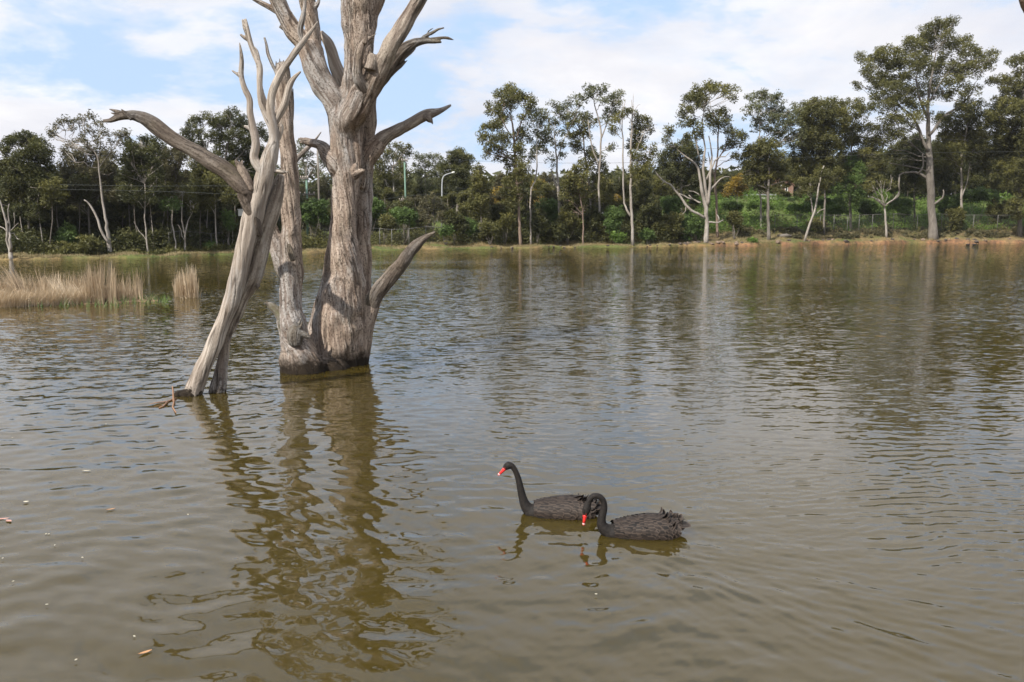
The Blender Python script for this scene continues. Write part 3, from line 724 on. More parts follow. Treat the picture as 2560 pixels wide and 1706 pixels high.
def tree(label, px, d, trunks, lobes, leaf='olive', bark='grey', dens=1.2, cat="tree", group=None, name="gum_tree", L=0.33, W=0.155, clump=0.5, spread=None, seed=None, bare=(), droop=0.45):
    rg = np.random.default_rng(seed if seed is not None else int(px * 7 + d * 13) % 100000 + 1)
    base = G(px, d); Y = base[1]
    t = thing(name, label, cat, tuple(base), group)
    allx = [lb[0] for lb in lobes] or [px]
    wid = (max(allx) - min(allx) + 30) * mpp(Y)
    sp_ = spread if spread is not None else min(wid * 0.32, 4.0)
    cent, clumps = crown(lobes, Y, LEAF[leaf], t, dens, rg, sp_, L, W, clump=clump, droop=droop) if lobes else ([], [])
    mb = MB(); tpts = []
    for k, tr in enumerate(trunks):
        c = poly3(tr, Y, base if k == 0 else None, 0.25, rg)
        c = resample(c, 0.8)
        c[1:-1, :2] += rg.normal(0, 0.035, (len(c) - 2, 2))
        mb.tube(c[:, :3], list(c[:, 3]), 8); tpts.append(c)
    for br in bare:
        c = resample(poly3(br, Y, None, 0.3, rg), 0.4)
        c[1:-1, :3] += rg.normal(0, 0.03, (len(c) - 2, 3))
        mb.tube(c[:, :3], list(c[:, 3]), 6)
    tp = np.vstack(tpts)
    for c, rx, ry in cent:
        cand = tp[tp[:, 2] < c[2] - 0.25 * np.hypot(tp[:, 0] - c[0], tp[:, 1] - c[1]) - 0.1]
        if len(cand) == 0: cand = tp
        dd = np.linalg.norm(cand[:, :3] - c, axis=1) + 0.2 * np.abs(cand[:, 2] - (c[2] - 1.0))
        j = cand[dd.argmin()]
        pts = limb(mb, j[:3], c + np.array((0, 0, ry * 0.2)), min(j[3] * 0.5, 0.075), 0.03, rg)
        for q in range(4):
            a = pts[rg.integers(2, 6)]
            e = c + rg.normal(0, 0.45, 3) * np.array((rx, rx, ry))
            limb(mb, a, e, 0.035, 0.015, rg, 4, 3)
    mb.build("trunk", BARK[bark], t, True)
    return t

def nb(pts): return [(a, b, c, d) for (a, b, c, d) in pts]
# ---- right shore
tree("tallest gum tree on the right bank with a wide layered crown and thick grey trunk", 2333, 1.6,
     [[(2333, 600, 24), (2331, 560, 20), (2328, 500, 19), (2325, 430, 18), (2322, 360, 15), (2320, 300, 11), (2320, 250, 8), (2328, 200, 6), (2340, 130, 3)],
      [(2322, 380, 9), (2306, 350, 9), (2292, 310, 7), (2270, 280, 5), (2240, 262, 3)], [(2322, 340, 9), (2345, 310, 8), (2366, 285, 6), (2405, 262, 5), (2425, 240, 3)],
      [(2321, 300, 7), (2300, 250, 6), (2290, 200, 4), (2300, 160, 2)], [(2320, 260, 6), (2350, 210, 4), (2390, 160, 3), (2430, 150, 2)]],
     nb([(2363, 61, 26, 11), (2335, 66, 20, 12), (2385, 48, 12, 5), (2329, 90, 38, 20), (2303, 121, 46, 20), (2276, 108, 20, 10), (2372, 96, 20, 10), (2388, 118, 30, 16), (2418, 104, 12, 7), (2425, 132, 28, 12), (2455, 142, 30, 12), (2478, 152, 14, 8),
         (2200, 128, 12, 5), (2213, 140, 30, 14), (2185, 150, 28, 9), (2152, 142, 16, 4), (2165, 178, 20, 18), (2148, 212, 14, 7), (2190, 205, 16, 20), (2246, 170, 46, 24), (2230, 200, 40, 20), (2337, 173, 54, 24), (2300, 160, 34, 18), (2405, 178, 42, 18), (2450, 172, 26, 10), (2385, 205, 34, 14),
         (2225, 232, 42, 18), (2280, 228, 40, 18), (2335, 222, 42, 16), (2370, 240, 28, 10), (2205, 262, 34, 14), (2245, 262, 34, 14), (2290, 268, 30, 14), (2268, 300, 34, 14), (2225, 298, 26, 12), (2425, 234, 28, 10), (2436, 222, 16, 6),
         (2415, 270, 30, 12), (2212, 330, 34, 14), (2245, 340, 26, 12), (2190, 355, 26, 10), (2350, 290, 26, 8), (2235, 380, 26, 10), (2170, 390, 20, 10)]),
     'olive', 'grey', 1.15, clump=0.55,
     bare=([(2325, 450, 10), (2300, 435, 8), (2275, 431, 6), (2250, 437, 5), (2247, 465, 5), (2247, 488, 4), (2228, 505, 4), (2205, 513, 3)], [(2296, 434, 6), (2308, 415, 5), (2306, 385, 3)], [(2333, 512, 8), (2350, 500, 6), (2360, 488, 5), (2358, 475, 3)],
           [(2205, 512, 3), (2180, 492, 2.5)]))
tree("gum tree half cut off by the right edge of the photograph", 2548, 3.0,
     [[(2548, 598, 12), (2550, 520, 11), (2553, 400, 9), (2555, 300, 7), (2560, 220, 4)]],
     nb([(2537, 153, 22, 9), (2570, 150, 26, 12), (2495, 206, 18, 9), (2478, 201, 10, 4), (2528, 205, 24, 14), (2560, 190, 20, 14), (2545, 235, 34, 18), (2500, 262, 30, 16), (2580, 250, 40, 30), (2528, 275, 40, 22), (2480, 290, 20, 12), (2560, 310, 45, 34), (2495, 315, 36, 26), (2530, 350, 40, 28), (2600, 340, 40, 50),
         (2545, 385, 44, 30), (2495, 375, 30, 22), (2570, 420, 34, 30), (2545, 440, 36, 26), (2505, 425, 26, 20), (2560, 480, 26, 24), (2540, 520, 24, 20), (2610, 480, 40, 60)]), 'olive', 'grey', 1.5)
tree("dark leafy tree standing just right behind the tallest gum's trunk", 2402, 8,
     [[(2402, 585, 7), (2402, 530, 7), (2405, 460, 6), (2403, 420, 5), (2410, 360, 4), (2420, 310, 3)], [(2402, 500, 4), (2418, 455, 3), (2425, 405, 3)]],
     nb([(2420, 262, 26, 10), (2445, 285, 20, 12), (2410, 300, 40, 20), (2440, 320, 28, 20), (2375, 318, 34, 20), (2420, 345, 38, 20), (2375, 355, 34, 18), (2450, 350, 24, 18), (2400, 382, 40, 14), (2440, 380, 26, 14), (2360, 385, 30, 16), (2465, 400, 22, 20), (2370, 420, 26, 14)]), 'olive', 'pale', 1.35)
tree("dark bushy tree filling the gap left of the tallest gum's trunk", 2285, 12,
     [[(2285, 560, 6), (2285, 470, 5), (2288, 400, 4)]],
     nb([(2280, 385, 34, 18), (2310, 400, 26, 18), (2260, 415, 30, 20), (2300, 435, 30, 18), (2270, 455, 32, 20), (2310, 468, 26, 16), (2240, 440, 26, 20), (2290, 355, 30, 14), (2345, 410, 22, 24), (2360, 440, 26, 24), (2350, 470, 30, 16)]), 'dark', 'grey', 1.4)
tree("round-topped gum crown at the left of the tallest gum, straight thin trunk", 2059, 5,
     [[(2059, 592, 6), (2061, 530, 6), (2062, 480, 5), (2065, 400, 4), (2062, 330, 3), (2056, 290, 2)]],
     nb([(2046, 264, 32, 11), (2072, 268, 28, 12), (2020, 282, 32, 18), (2055, 288, 34, 18), (2085, 290, 28, 16), (2010, 310, 26, 18), (2046, 318, 40, 22), (2082, 322, 34, 22), (2024, 346, 32, 20), (2060, 350, 32, 20), (2008, 375, 28, 20), (2042, 380, 34, 22), (2078, 378, 30, 20), (1996, 405, 24, 16),
         (2030, 412, 32, 18), (2068, 412, 32, 20), (2080, 440, 26, 16), (2040, 440, 26, 14), (1998, 440, 22, 16)]), 'olive', 'grey', 1.5)
tree("slim leaning pale-trunked gum at the water's edge below the round-topped crown", 2010, 1.2,
     [[(2010, 601, 7), (2024, 560, 6), (2035, 530, 6), (2044, 490, 5), (2050, 450, 4), (2060, 415, 3)], [(2032, 540, 4), (2028, 495, 3.5), (2025, 460, 2)]],
     nb([(2024, 455, 24, 12), (2002, 470, 20, 12), (2060, 440, 20, 12), (2020, 482, 24, 12), (2050, 470, 22, 12)]), 'olive', 'pale', 1.0, bare=([(2034, 540, 4), (2050, 528, 3), (2062, 522, 2)],))
tree("loose-crowned gum tree between the round crown and the tallest gum", 2128, 9,
     [[(2128, 585, 6), (2126, 500, 5), (2128, 420, 4), (2130, 330, 3)]],
     nb([(2092, 262, 26, 10), (2130, 262, 26, 9), (2156, 275, 20, 10), (2100, 290, 26, 14), (2140, 296, 28, 14), (2112, 325, 28, 16), (2152, 330, 28, 18), (2098, 358, 26, 16), (2140, 362, 32, 18), (2178, 360, 24, 16), (2120, 395, 30, 16), (2160, 398, 30, 16), (2195, 405, 24, 16), (2110, 430, 22, 16)]), 'olive', 'grey', 1.15)
tree("small fresh green tree in front of the fence right of centre", 2125, 7.5,
     [[(2125, 590, 5), (2124, 520, 4), (2125, 450, 3)]],
     nb([(2130, 412, 20, 14), (2112, 432, 22, 16), (2145, 436, 20, 16), (2125, 460, 26, 16), (2105, 475, 18, 12), (2140, 485, 24, 16), (2118, 505, 22, 14)]), 'green', 'grey', 1.2)
tree("small bare pale tree with open arms just left of the tallest gum", 2216, 2.5,
     [[(2216, 592, 6), (2214, 550, 6), (2211, 520, 5), (2209, 512, 4)]], [(2228, 462, 16, 9), (2200, 455, 18, 10), (2180, 470, 16, 8)], 'olive', 'pale', 0.6,
     bare=([(2211, 516, 4), (2195, 500, 4), (2183, 494, 3), (2172, 493, 2)], [(2211, 516, 4), (2225, 505, 4), (2240, 492, 3), (2247, 480, 3)], [(2210, 515, 3), (2203, 490, 2), (2192, 470, 1.5)]))
tree("broad leafy gum with a dark crooked trunk, first left of the brick house", 1922, 1.8,
     [[(1922, 600, 11), (1921, 560, 9), (1921, 499, 8), (1922, 450, 7), (1920, 400, 4), (1912, 360, 3)]],
     nb([(1906, 362, 22, 10), (1893, 378, 26, 14), (1925, 380, 28, 14), (1872, 398, 20, 16), (1900, 402, 34, 18), (1938, 400, 26, 16), (1880, 425, 28, 16), (1915, 428, 34, 16), (1946, 425, 20, 14), (1870, 445, 16, 8), (1900, 450, 28, 12), (1938, 452, 26, 10), (1915, 470, 24, 8)]), 'olive', 'grey', 1.6)
tree("airy tall gum with a fine speckled crown behind the broad leafy gum", 1903, 9,
     [[(1903, 580, 6), (1900, 480, 5), (1900, 400, 4), (1899, 330, 3), (1905, 260, 2)]],
     nb([(1900, 236, 20, 10), (1882, 250, 18, 10), (1920, 246, 18, 10), (1942, 244, 16, 12), (1868, 280, 10, 14), (1890, 270, 22, 14), (1918, 276, 26, 16), (1946, 272, 20, 14), (1898, 298, 20, 12), (1935, 302, 24, 14), (1962, 292, 18, 14), (1985, 280, 22, 12), (1886, 322, 9, 14), (1925, 325, 20, 12), (1955, 325, 22, 16), (1982, 312, 22, 16),
         (1968, 348, 26, 16), (1940, 352, 20, 14), (1996, 340, 18, 14)]), 'grey', 'pale', 0.8, L=0.32, W=0.16, clump=0.4)
tree("pale many-stemmed gum with dead lower arms reaching left over the bank", 1766, 1.0,
     [[(1766, 602, 14), (1767, 556, 12), (1764, 520, 12), (1760, 500, 11), (1753, 470, 9), (1748, 435, 7), (1738, 410, 6), (1715, 392, 4), (1692, 374, 2)],
      [(1766, 530, 9), (1765, 490, 9), (1761, 451, 8), (1759, 403, 7), (1764, 371, 5), (1756, 325, 4), (1760, 280, 3)],
      [(1768, 515, 9), (1772, 486, 8), (1776, 435, 7), (1778, 390, 5), (1772, 340, 3)],
      [(1750, 400, 4), (1742, 360, 4), (1735, 320, 3)]],
     nb([(1778, 216, 22, 9), (1796, 222, 22, 10), (1768, 228, 18, 10), (1815, 230, 18, 9), (1745, 234, 18, 12), (1833, 240, 10, 12), (1732, 255, 20, 12), (1755, 252, 18, 10), (1716, 276, 14, 12), (1738, 276, 16, 9), (1708, 305, 9, 13), (1728, 312, 14, 12), (1746, 318, 14, 9), (1741, 342, 16, 10), (1713, 340, 12, 9),
         (1667, 335, 12, 9), (1662, 352, 9, 8)]), 'olive', 'pale', 1.35,
     bare=([(1762, 545, 8), (1745, 535, 8), (1727, 527, 8), (1708, 502, 7), (1689, 478, 6), (1675, 462, 6), (1660, 454, 5), (1645, 438, 4), (1632, 418, 3)], [(1752, 507, 6), (1738, 502, 5), (1721, 494, 5), (1700, 486, 4), (1690, 482, 3)],
           [(1716, 510, 4), (1714, 528, 3), (1708, 534, 2.5), (1698, 537, 2)], [(1735, 500, 3), (1722, 488, 3)], [(1772, 556, 6), (1785, 556, 5), (1797, 556, 4), (1808, 550, 3)], [(1797, 556, 3), (1797, 545, 3), (1792, 537, 2)],
           [(1770, 480, 7), (1785, 465, 6), (1798, 450, 4), (1812, 442, 3), (1828, 446, 2)], [(1766, 450, 6), (1782, 415, 5), (1795, 395, 4), (1812, 392, 3), (1826, 380, 2)], [(1750, 490, 4), (1735, 480, 3), (1723, 478, 3)], [(1660, 454, 3), (1652, 464, 2)]))
tree("slender red-barked gum standing behind the pale many-stemmed gum", 1793, 4.5,
     [[(1793, 585, 8), (1792, 540, 7), (1790, 499, 7), (1787, 454, 6), (1793, 400, 5), (1795, 350, 4), (1796, 300, 3)], [(1794, 400, 4), (1815, 365, 3), (1835, 342, 2)], [(1787, 450, 4), (1778, 420, 4), (1770, 380, 2)]],
     nb([(1782, 284, 18, 8), (1800, 278, 18, 8), (1818, 288, 12, 9), (1776, 306, 16, 10), (1806, 306, 18, 12), (1790, 322, 16, 10), (1822, 330, 14, 8), (1836, 336, 20, 8), (1856, 342, 13, 9), (1820, 350, 16, 8), (1845, 358, 14, 7), (1818, 372, 16, 6), (1838, 392, 12, 5)]), 'olive', 'red', 1.1)
tree("dark dense tree left of the pale many-stemmed gum, behind the power line", 1705, 13,
     [[(1705, 540, 7), (1703, 470, 6), (1702, 400, 4)]],
     nb([(1712, 366, 22, 10), (1690, 375, 22, 12), (1730, 380, 24, 14), (1672, 395, 20, 12), (1702, 398, 28, 16), (1738, 405, 22, 16), (1664, 420, 22, 14), (1695, 425, 30, 16), (1730, 432, 28, 16), (1675, 445, 26, 16), (1710, 455, 30, 16), (1745, 455, 20, 14)]), 'dark', 'grey', 1.5)
# ---- centre
tree("domed gum with stacked leaf pads, first tall tree right of the dead tree", 1301, 2.0,
     [[(1301, 600, 9), (1299, 560, 8), (1297, 531, 8), (1294, 470, 7), (1289, 403, 7), (1284, 339, 6), (1277, 291, 4)], [(1286, 360, 4), (1300, 320, 3), (1310, 280, 2)], [(1285, 350, 4), (1265, 320, 3), (1250, 290, 2)]],
     nb([(1277, 228, 22, 7), (1262, 236, 18, 10), (1250, 252, 16, 12), (1292, 236, 20, 9), (1312, 246, 18, 9), (1328, 258, 10, 8), (1276, 250, 22, 9), (1262, 268, 20, 9), (1228, 276, 15, 9), (1245, 284, 14, 7), (1268, 294, 14, 9), (1230, 318, 22, 11), (1212, 334, 14, 9), (1207, 350, 10, 8), (1252, 312, 18, 9), (1262, 346, 16, 9),
         (1240, 365, 26, 13), (1222, 380, 10, 8), (1256, 388, 18, 12), (1303, 338, 14, 13), (1296, 380, 16, 16), (1282, 410, 24, 12), (1308, 300, 12, 8), (1318, 276, 10, 8), (1290, 448, 28, 18), (1272, 470, 18, 14), (1308, 432, 22, 16), (1280, 492, 18, 14), (1300, 488, 18, 12)]), 'olive', 'red', 1.5)
tree("thin white-trunked sapling gum second in the central shore row", 1328, 2.5,
     [[(1328, 597, 5), (1327, 560, 5), (1325, 518, 5), (1330, 470, 4), (1341, 435, 4), (1342, 371, 3), (1345, 310, 2)]],
     nb([(1341, 280, 14, 8), (1357, 290, 16, 9), (1328, 300, 13, 8), (1350, 312, 14, 8), (1341, 334, 18, 10), (1324, 350, 12, 10), (1352, 356, 18, 12), (1372, 342, 14, 10), (1354, 378, 18, 10), (1330, 385, 12, 10)]), 'grey', 'pale', 1.0)
tree("white-trunked gum with a hazy open crown at the middle of the shore row", 1399, 3.5,
     [[(1399, 590, 8), (1399, 527, 8), (1396, 490, 8), (1395, 450, 7), (1392, 403, 5), (1386, 339, 3)], [(1396, 480, 6), (1385, 450, 5), (1378, 425, 3)], [(1392, 400, 4), (1410, 350, 3), (1440, 290, 2)]],
     nb([(1379, 270, 15, 8), (1365, 284, 12, 8), (1396, 286, 14, 8), (1386, 310, 18, 10), (1405, 300, 14, 10), (1424, 254, 14, 8), (1446, 262, 14, 6), (1412, 268, 10, 6), (1456, 245, 10, 8), (1398, 330, 12, 9), (1372, 330, 12, 8), (1405, 360, 12, 10), (1386, 360, 13, 9), (1382, 402, 16, 8), (1408, 388, 12, 9)]), 'grey', 'pale', 0.85)
tree("dark leafy gum with a black trunk right of the white-trunked gum", 1480, 6,
     [[(1480, 585, 7), (1476, 500, 6), (1466, 420, 5), (1458, 340, 4)], [(1476, 480, 4), (1490, 440, 3), (1505, 410, 2)]],
     nb([(1437, 288, 22, 9), (1462, 298, 18, 9), (1424, 304, 14, 10), (1446, 318, 22, 10), (1480, 306, 12, 7), (1432, 340, 15, 12), (1458, 342, 20, 12), (1430, 364, 14, 10), (1450, 366, 16, 9), (1470, 380, 20, 10), (1488, 400, 20, 10), (1465, 412, 20, 12), (1500, 425, 20, 14), (1490, 452, 24, 14), (1515, 462, 20, 14), (1505, 490, 24, 14)]), 'olive', 'grey', 1.2)
tree("tall airy gum with long bare stems and tufted top in the centre", 1500, 3.0,
     [[(1500, 590, 7), (1498, 520, 6), (1497, 467, 6), (1500, 403, 5), (1502, 339, 5), (1497, 298, 4), (1486, 262, 3)], [(1498, 420, 4), (1485, 380, 4), (1476, 340, 3), (1470, 300, 2)], [(1502, 350, 4), (1516, 310, 3), (1530, 270, 2)]],
     nb([(1482, 222, 14, 7), (1498, 226, 14, 7), (1512, 226, 14, 8), (1474, 232, 8, 8), (1524, 242, 14, 9), (1540, 240, 10, 10), (1552, 246, 8, 14), (1510, 254, 11, 8), (1530, 264, 12, 9), (1518, 282, 12, 10), (1534, 294, 12, 10), (1520, 304, 10, 8), (1530, 364, 9, 8)]), 'grey', 'pale', 1.0)
tree("twin-stemmed pale gum at the waterline right of centre, tufted crown", 1582, 0.8,
     [[(1582, 606, 9), (1580, 570, 8), (1578, 540, 8), (1577, 467, 7), (1577, 378, 6), (1580, 307, 4), (1579, 250, 1.5)], [(1579, 545, 7), (1568, 525, 6), (1561, 508, 5), (1558, 451, 5), (1558, 371, 4), (1555, 307, 3), (1564, 250, 1.5)], [(1577, 420, 3), (1590, 380, 3), (1606, 340, 2)]],
     nb([(1548, 296, 11, 9), (1566, 286, 10, 11), (1536, 325, 9, 7), (1586, 284, 13, 8), (1600, 298, 12, 8), (1618, 306, 13, 8), (1626, 320, 9, 8), (1590, 320, 15, 10), (1606, 325, 12, 9), (1590, 345, 16, 12), (1608, 348, 12, 9), (1586, 364, 13, 9), (1606, 374, 18, 9), (1628, 376, 14, 8), (1600, 398, 22, 11), (1622, 402, 14, 11),
         (1594, 424, 22, 13), (1618, 430, 20, 14), (1600, 452, 18, 12)]), 'olive', 'pale', 1.3, bare=([(1580, 300, 2), (1584, 260, 1.5), (1583, 235, 1)], [(1579, 300, 2), (1590, 270, 1.5), (1600, 262, 1)], [(1560, 300, 2), (1556, 260, 1.5), (1561, 245, 1)]))
tree("small yellowish young gum with a slim pink trunk in front of the shore row", 1459, 1.2,
     [[(1459, 603, 5), (1458, 570, 4), (1458, 531, 4), (1450, 500, 3), (1440, 460, 2)], [(1458, 540, 3), (1445, 525, 2), (1432, 510, 1.5)]],
     nb([(1437, 430, 18, 9), (1422, 444, 14, 10), (1452, 444, 16, 11), (1437, 458, 22, 11), (1416, 470, 14, 9), (1458, 466, 12, 11), (1430, 482, 24, 11), (1456, 490, 16, 10), (1420, 502, 16, 10), (1442, 512, 22, 10), (1462, 518, 16, 8), (1425, 524, 16, 8)]), 'olive', 'red', 1.5)
tree("narrow cone-shaped tree left of the domed gum", 1204, 4,
     [[(1204, 595, 5), (1203, 540, 4), (1198, 450, 2)]],
     nb([(1198, 420, 9, 8), (1196, 436, 12, 11), (1190, 452, 13, 10), (1204, 456, 13, 11), (1192, 472, 17, 11), (1208, 480, 14, 11), (1188, 494, 18, 12), (1206, 504, 18, 12), (1182, 516, 18, 12), (1204, 526, 20, 12), (1190, 540, 20, 10)]), 'olive', 'grey', 1.6)
tree("dark rounded tree behind the street lamp", 1143, 26,
     [[(1143, 540, 10), (1146, 480, 8), (1148, 430, 5)]],
     nb([(1151, 382, 16, 7), (1140, 392, 20, 10), (1162, 394, 16, 10), (1124, 406, 18, 12), (1148, 410, 24, 14), (1172, 412, 12, 14), (1112, 428, 20, 13), (1138, 434, 26, 16), (1164, 436, 22, 16), (1118, 455, 24, 14), (1145, 460, 28, 14), (1166, 468, 20, 14), (1125, 478, 22, 12)]), 'dark', 'grey', 1.7)
tree("flat-topped eucalypt right behind the dead tree's trunk, above the green pole", 990, 30,
     [[(985, 560, 8), (985, 480, 6), (982, 420, 4)]],
     nb([(975, 368, 16, 6), (995, 366, 14, 6), (1018, 370, 14, 6), (955, 382, 16, 8), (985, 384, 18, 8), (1012, 386, 16, 8), (945, 400, 16, 10), (970, 404, 20, 10), (1000, 404, 18, 10), (948, 425, 18, 14), (975, 430, 22, 12), (1005, 430, 20, 12), (960, 455, 22, 14), (990, 458, 24, 14), (1015, 458, 18, 12)]), 'olive', 'pale', 1.2)
tree("thin grey see-through eucalypt between the green pole and the lamp", 1066, 32,
     [[(1066, 560, 6), (1064, 480, 4), (1062, 420, 3)]],
     nb([(1045, 392, 12, 7), (1062, 398, 12, 7), (1080, 394, 13, 7), (1094, 400, 11, 8), (1050, 412, 16, 9), (1075, 414, 16, 9), (1096, 420, 12, 9), (1040, 432, 14, 9), (1066, 436, 18, 10), (1092, 440, 16, 10), (1050, 456, 20, 11), (1080, 460, 20, 11)]), 'grey', 'pale', 0.9)
tree("spindly gum seen between the two dead trees", 770, 22,
     [[(770, 560, 7), (768, 480, 6), (766, 420, 4)], [(766, 450, 4), (785, 420, 3), (805, 400, 2)]],
     nb([(760, 362, 13, 9), (750, 385, 14, 10), (770, 392, 12, 8), (785, 412, 12, 7), (758, 416, 14, 9), (808, 396, 12, 11), (822, 414, 12, 11), (795, 432, 15, 9), (770, 438, 16, 9), (815, 440, 14, 9), (745, 440, 12, 12)]), 'grey', 'grey', 0.9)
tree("brownish thinning tree at the lake edge under the street lamp", 1083, 5,
     [[(1083, 595, 4), (1085, 560, 3), (1083, 530, 2)], [(1085, 590, 3), (1078, 560, 2), (1070, 535, 1.5)]],
     nb([(1083, 500, 16, 10), (1070, 516, 16, 11), (1096, 518, 14, 12), (1082, 532, 18, 11), (1064, 545, 14, 11), (1098, 545, 14, 11), (1072, 560, 13, 9)]), 'brown', 'grey', 1.1)
for i, (px, d, lo, lb) in enumerate([
    (1262, 20, [(1248, 490, 16, 12), (1262, 500, 20, 13), (1275, 512, 18, 13), (1250, 514, 16, 12)], "orange-leaved tree left of the domed gum's trunk"),
    (1350, 24, [(1345, 470, 16, 14), (1356, 488, 18, 14), (1344, 506, 16, 12)], "orange-brown tree behind the thin white sapling"),
    (1478, 24, [(1466, 474, 16, 13), (1482, 482, 18, 13), (1496, 494, 14, 12), (1470, 500, 18, 12)], "orange-leaved tree behind the small yellowish gum"),
    (1545, 22, [(1540, 492, 13, 10), (1552, 500, 13, 11), (1540, 512, 13, 10)], "yellow-orange tree just left of the twin-stemmed gum"),
    (1842, 13, [(1852, 452, 18, 9), (1836, 464, 20, 10), (1820, 478, 14, 9), (1850, 474, 18, 9)], "golden-yellow tree left of the cream building")]):
    tree(lb, px, d, [[(px, 560, 4), (px, 500, 2)]], lo, 'orange', 'grey', 1.3 if i in (0, 4) else 0.5, group="autumn-coloured trees beyond the shore row", name="orange_tree")
# ---- left shore
tree("dense round-headed gum at the far left", 70, 5,
     [[(70, 640, 8), (72, 560, 7), (75, 480, 6), (70, 410, 4)]],
     nb([(40, 348, 20, 9), (62, 342, 20, 9), (78, 344, 20, 9), (94, 358, 16, 11), (30, 364, 18, 12), (60, 364, 28, 13), (92, 376, 22, 13), (16, 386, 18, 13), (48, 390, 26, 13), (78, 398, 24, 13), (112, 382, 18, 12), (124, 396, 12, 11), (8, 412, 18, 14), (36, 420, 28, 15), (72, 426, 26, 15), (108, 422, 24, 15), (126, 440, 18, 14),
         (25, 452, 28, 18), (70, 458, 30, 18), (110, 464, 28, 18), (15, 490, 24, 18), (55, 496, 30, 18), (100, 502, 30, 18), (40, 528, 26, 14), (85, 532, 26, 14)]), 'dark', 'grey', 1.6, L=0.25, W=0.115, clump=0.4)
tree("bare grey-white dead tree standing in the shallows at the far left shore", 27, 0.1,
     [[(27, 650, 15), (25, 625, 12), (21, 600, 11), (17, 575, 8), (11, 537, 6), (2, 508, 4), (-6, 480, 3)], [(27, 630, 9), (26, 600, 8), (24, 580, 6), (22, 545, 4), (23, 510, 2.5)]], [], 'dark', 'pale', 1, name="dead_shore_tree", cat="dead tree",
     bare=([(22, 585, 4), (12, 572, 4), (2, 568, 3), (-10, 560, 2)], [(24, 585, 4), (36, 584, 3), (42, 596, 3), (48, 598, 2)], [(24, 578, 3), (36, 568, 2.5), (46, 558, 1.5)], [(23, 560, 3), (16, 550, 3), (11, 540, 2)], [(36, 566, 2), (36, 548, 2), (35, 532, 1.5)]))
tree("umbrella-topped gum with sparse wispy upper crown and thick forked trunk on the left", 275, 2.0,
     [[(275, 632, 16), (272, 600, 14), (269, 570, 12), (263, 545, 9), (257, 505, 8), (250, 451, 6), (246, 405, 5), (232, 376, 4), (205, 350, 2.5)],
      [(272, 608, 9), (258, 588, 9), (244, 551, 8), (227, 514, 7), (210, 500, 4)], [(246, 400, 3.5), (252, 360, 3), (245, 325, 2)], [(232, 378, 3), (200, 355, 2.5), (165, 350, 2), (140, 335, 1.5)], [(248, 420, 3), (275, 385, 2.5), (300, 350, 1.5)]],
     nb([(126, 330, 8, 7), (132, 340, 6, 4), (140, 314, 9, 5), (154, 308, 11, 4), (168, 301, 10, 4), (182, 304, 10, 4), (198, 300, 12, 4), (214, 293, 11, 4), (230, 288, 12, 4), (180, 318, 13, 4), (240, 311, 13, 5), (222, 320, 9, 4), (254, 306, 8, 4), (226, 328, 12, 4), (205, 334, 10, 3), (212, 350, 18, 5), (238, 345, 14, 4), (192, 352, 9, 4),
         (258, 328, 9, 4), (273, 336, 13, 5), (292, 334, 10, 4), (304, 336, 9, 4), (314, 332, 8, 4), (162, 364, 9, 5), (176, 356, 8, 4), (252, 362, 16, 5), (278, 357, 15, 5), (300, 352, 12, 5), (320, 350, 12, 5), (155, 378, 8, 4)]), 'brown', 'pale', 1.0, L=0.24, W=0.11, clump=0.3, seed=12)
tree("rust-tinged leafy gum beneath the umbrella-topped crown", 222, 7,
     [[(222, 632, 7), (222, 540, 6), (220, 460, 4)]],
     nb([(188, 384, 20, 10), (216, 380, 18, 10), (242, 388, 22, 13), (268, 392, 20, 12), (175, 402, 20, 13), (202, 408, 26, 14), (236, 414, 26, 15), (268, 418, 22, 15), (166, 430, 22, 14), (198, 436, 28, 16), (236, 444, 28, 16), (270, 450, 24, 16), (160, 460, 22, 16), (196, 468, 28, 16), (236, 476, 28, 16), (270, 484, 24, 16), (170, 494, 24, 14), (205, 500, 26, 14)]), 'brown', 'grey', 1.4, L=0.25, W=0.115, clump=0.4)
tree("green gum with a forked thin trunk right of the umbrella-topped gum", 369, 2.4,
     [[(369, 634, 6), (366, 600, 5), (364, 566, 5), (363, 523, 4), (362, 460, 3)], [(367, 606, 3), (356, 588, 3), (342, 568, 2), (335, 555, 1.5)]],
     nb([(328, 362, 18, 9), (352, 352, 18, 8), (374, 355, 20, 8), (395, 364, 16, 9), (322, 382, 22, 14), (352, 380, 26, 15), (384, 382, 22, 14), (326, 410, 26, 17), (360, 412, 26, 17), (392, 414, 20, 17), (326, 444, 26, 17), (360, 450, 28, 17), (392, 452, 20, 16), (324, 482, 26, 16), (356, 492, 28, 16), (385, 490, 22, 14)]), 'dark', 'pale', 1.6, L=0.25, W=0.115, clump=0.4)
tree("grey-brown leafy gum under the long dead branch", 430, 6,
     [[(430, 630, 7), (430, 560, 6), (428, 480, 4)]],
     nb([(405, 375, 18, 10), (428, 380, 22, 11), (450, 392, 18, 11), (400, 398, 20, 14), (430, 406, 26, 15), (410, 430, 26, 16), (445, 432, 26, 16), (405, 460, 26, 16), (442, 464, 28, 16), (410, 490, 24, 14), (445, 496, 26, 14)]), 'brown', 'grey', 1.4, L=0.25, W=0.115, clump=0.4)
tree("bright white two-stemmed gum trunk on the left shore under the dead branch", 464, 1.8,
     [[(464, 628, 7), (461, 600, 6), (458, 574, 5), (456, 526, 4), (455, 480, 3)], [(463, 605, 4), (465, 580, 4), (471, 550, 3.5), (482, 528, 2)], [(463, 606, 3), (455, 590, 3), (449, 565, 3), (442, 563, 1.5)]],
     nb([(450, 500, 16, 10), (476, 505, 16, 10), (462, 480, 20, 12), (485, 520, 12, 8)]), 'olive', 'pale', 0.9, L=0.25, W=0.115, clump=0.4)
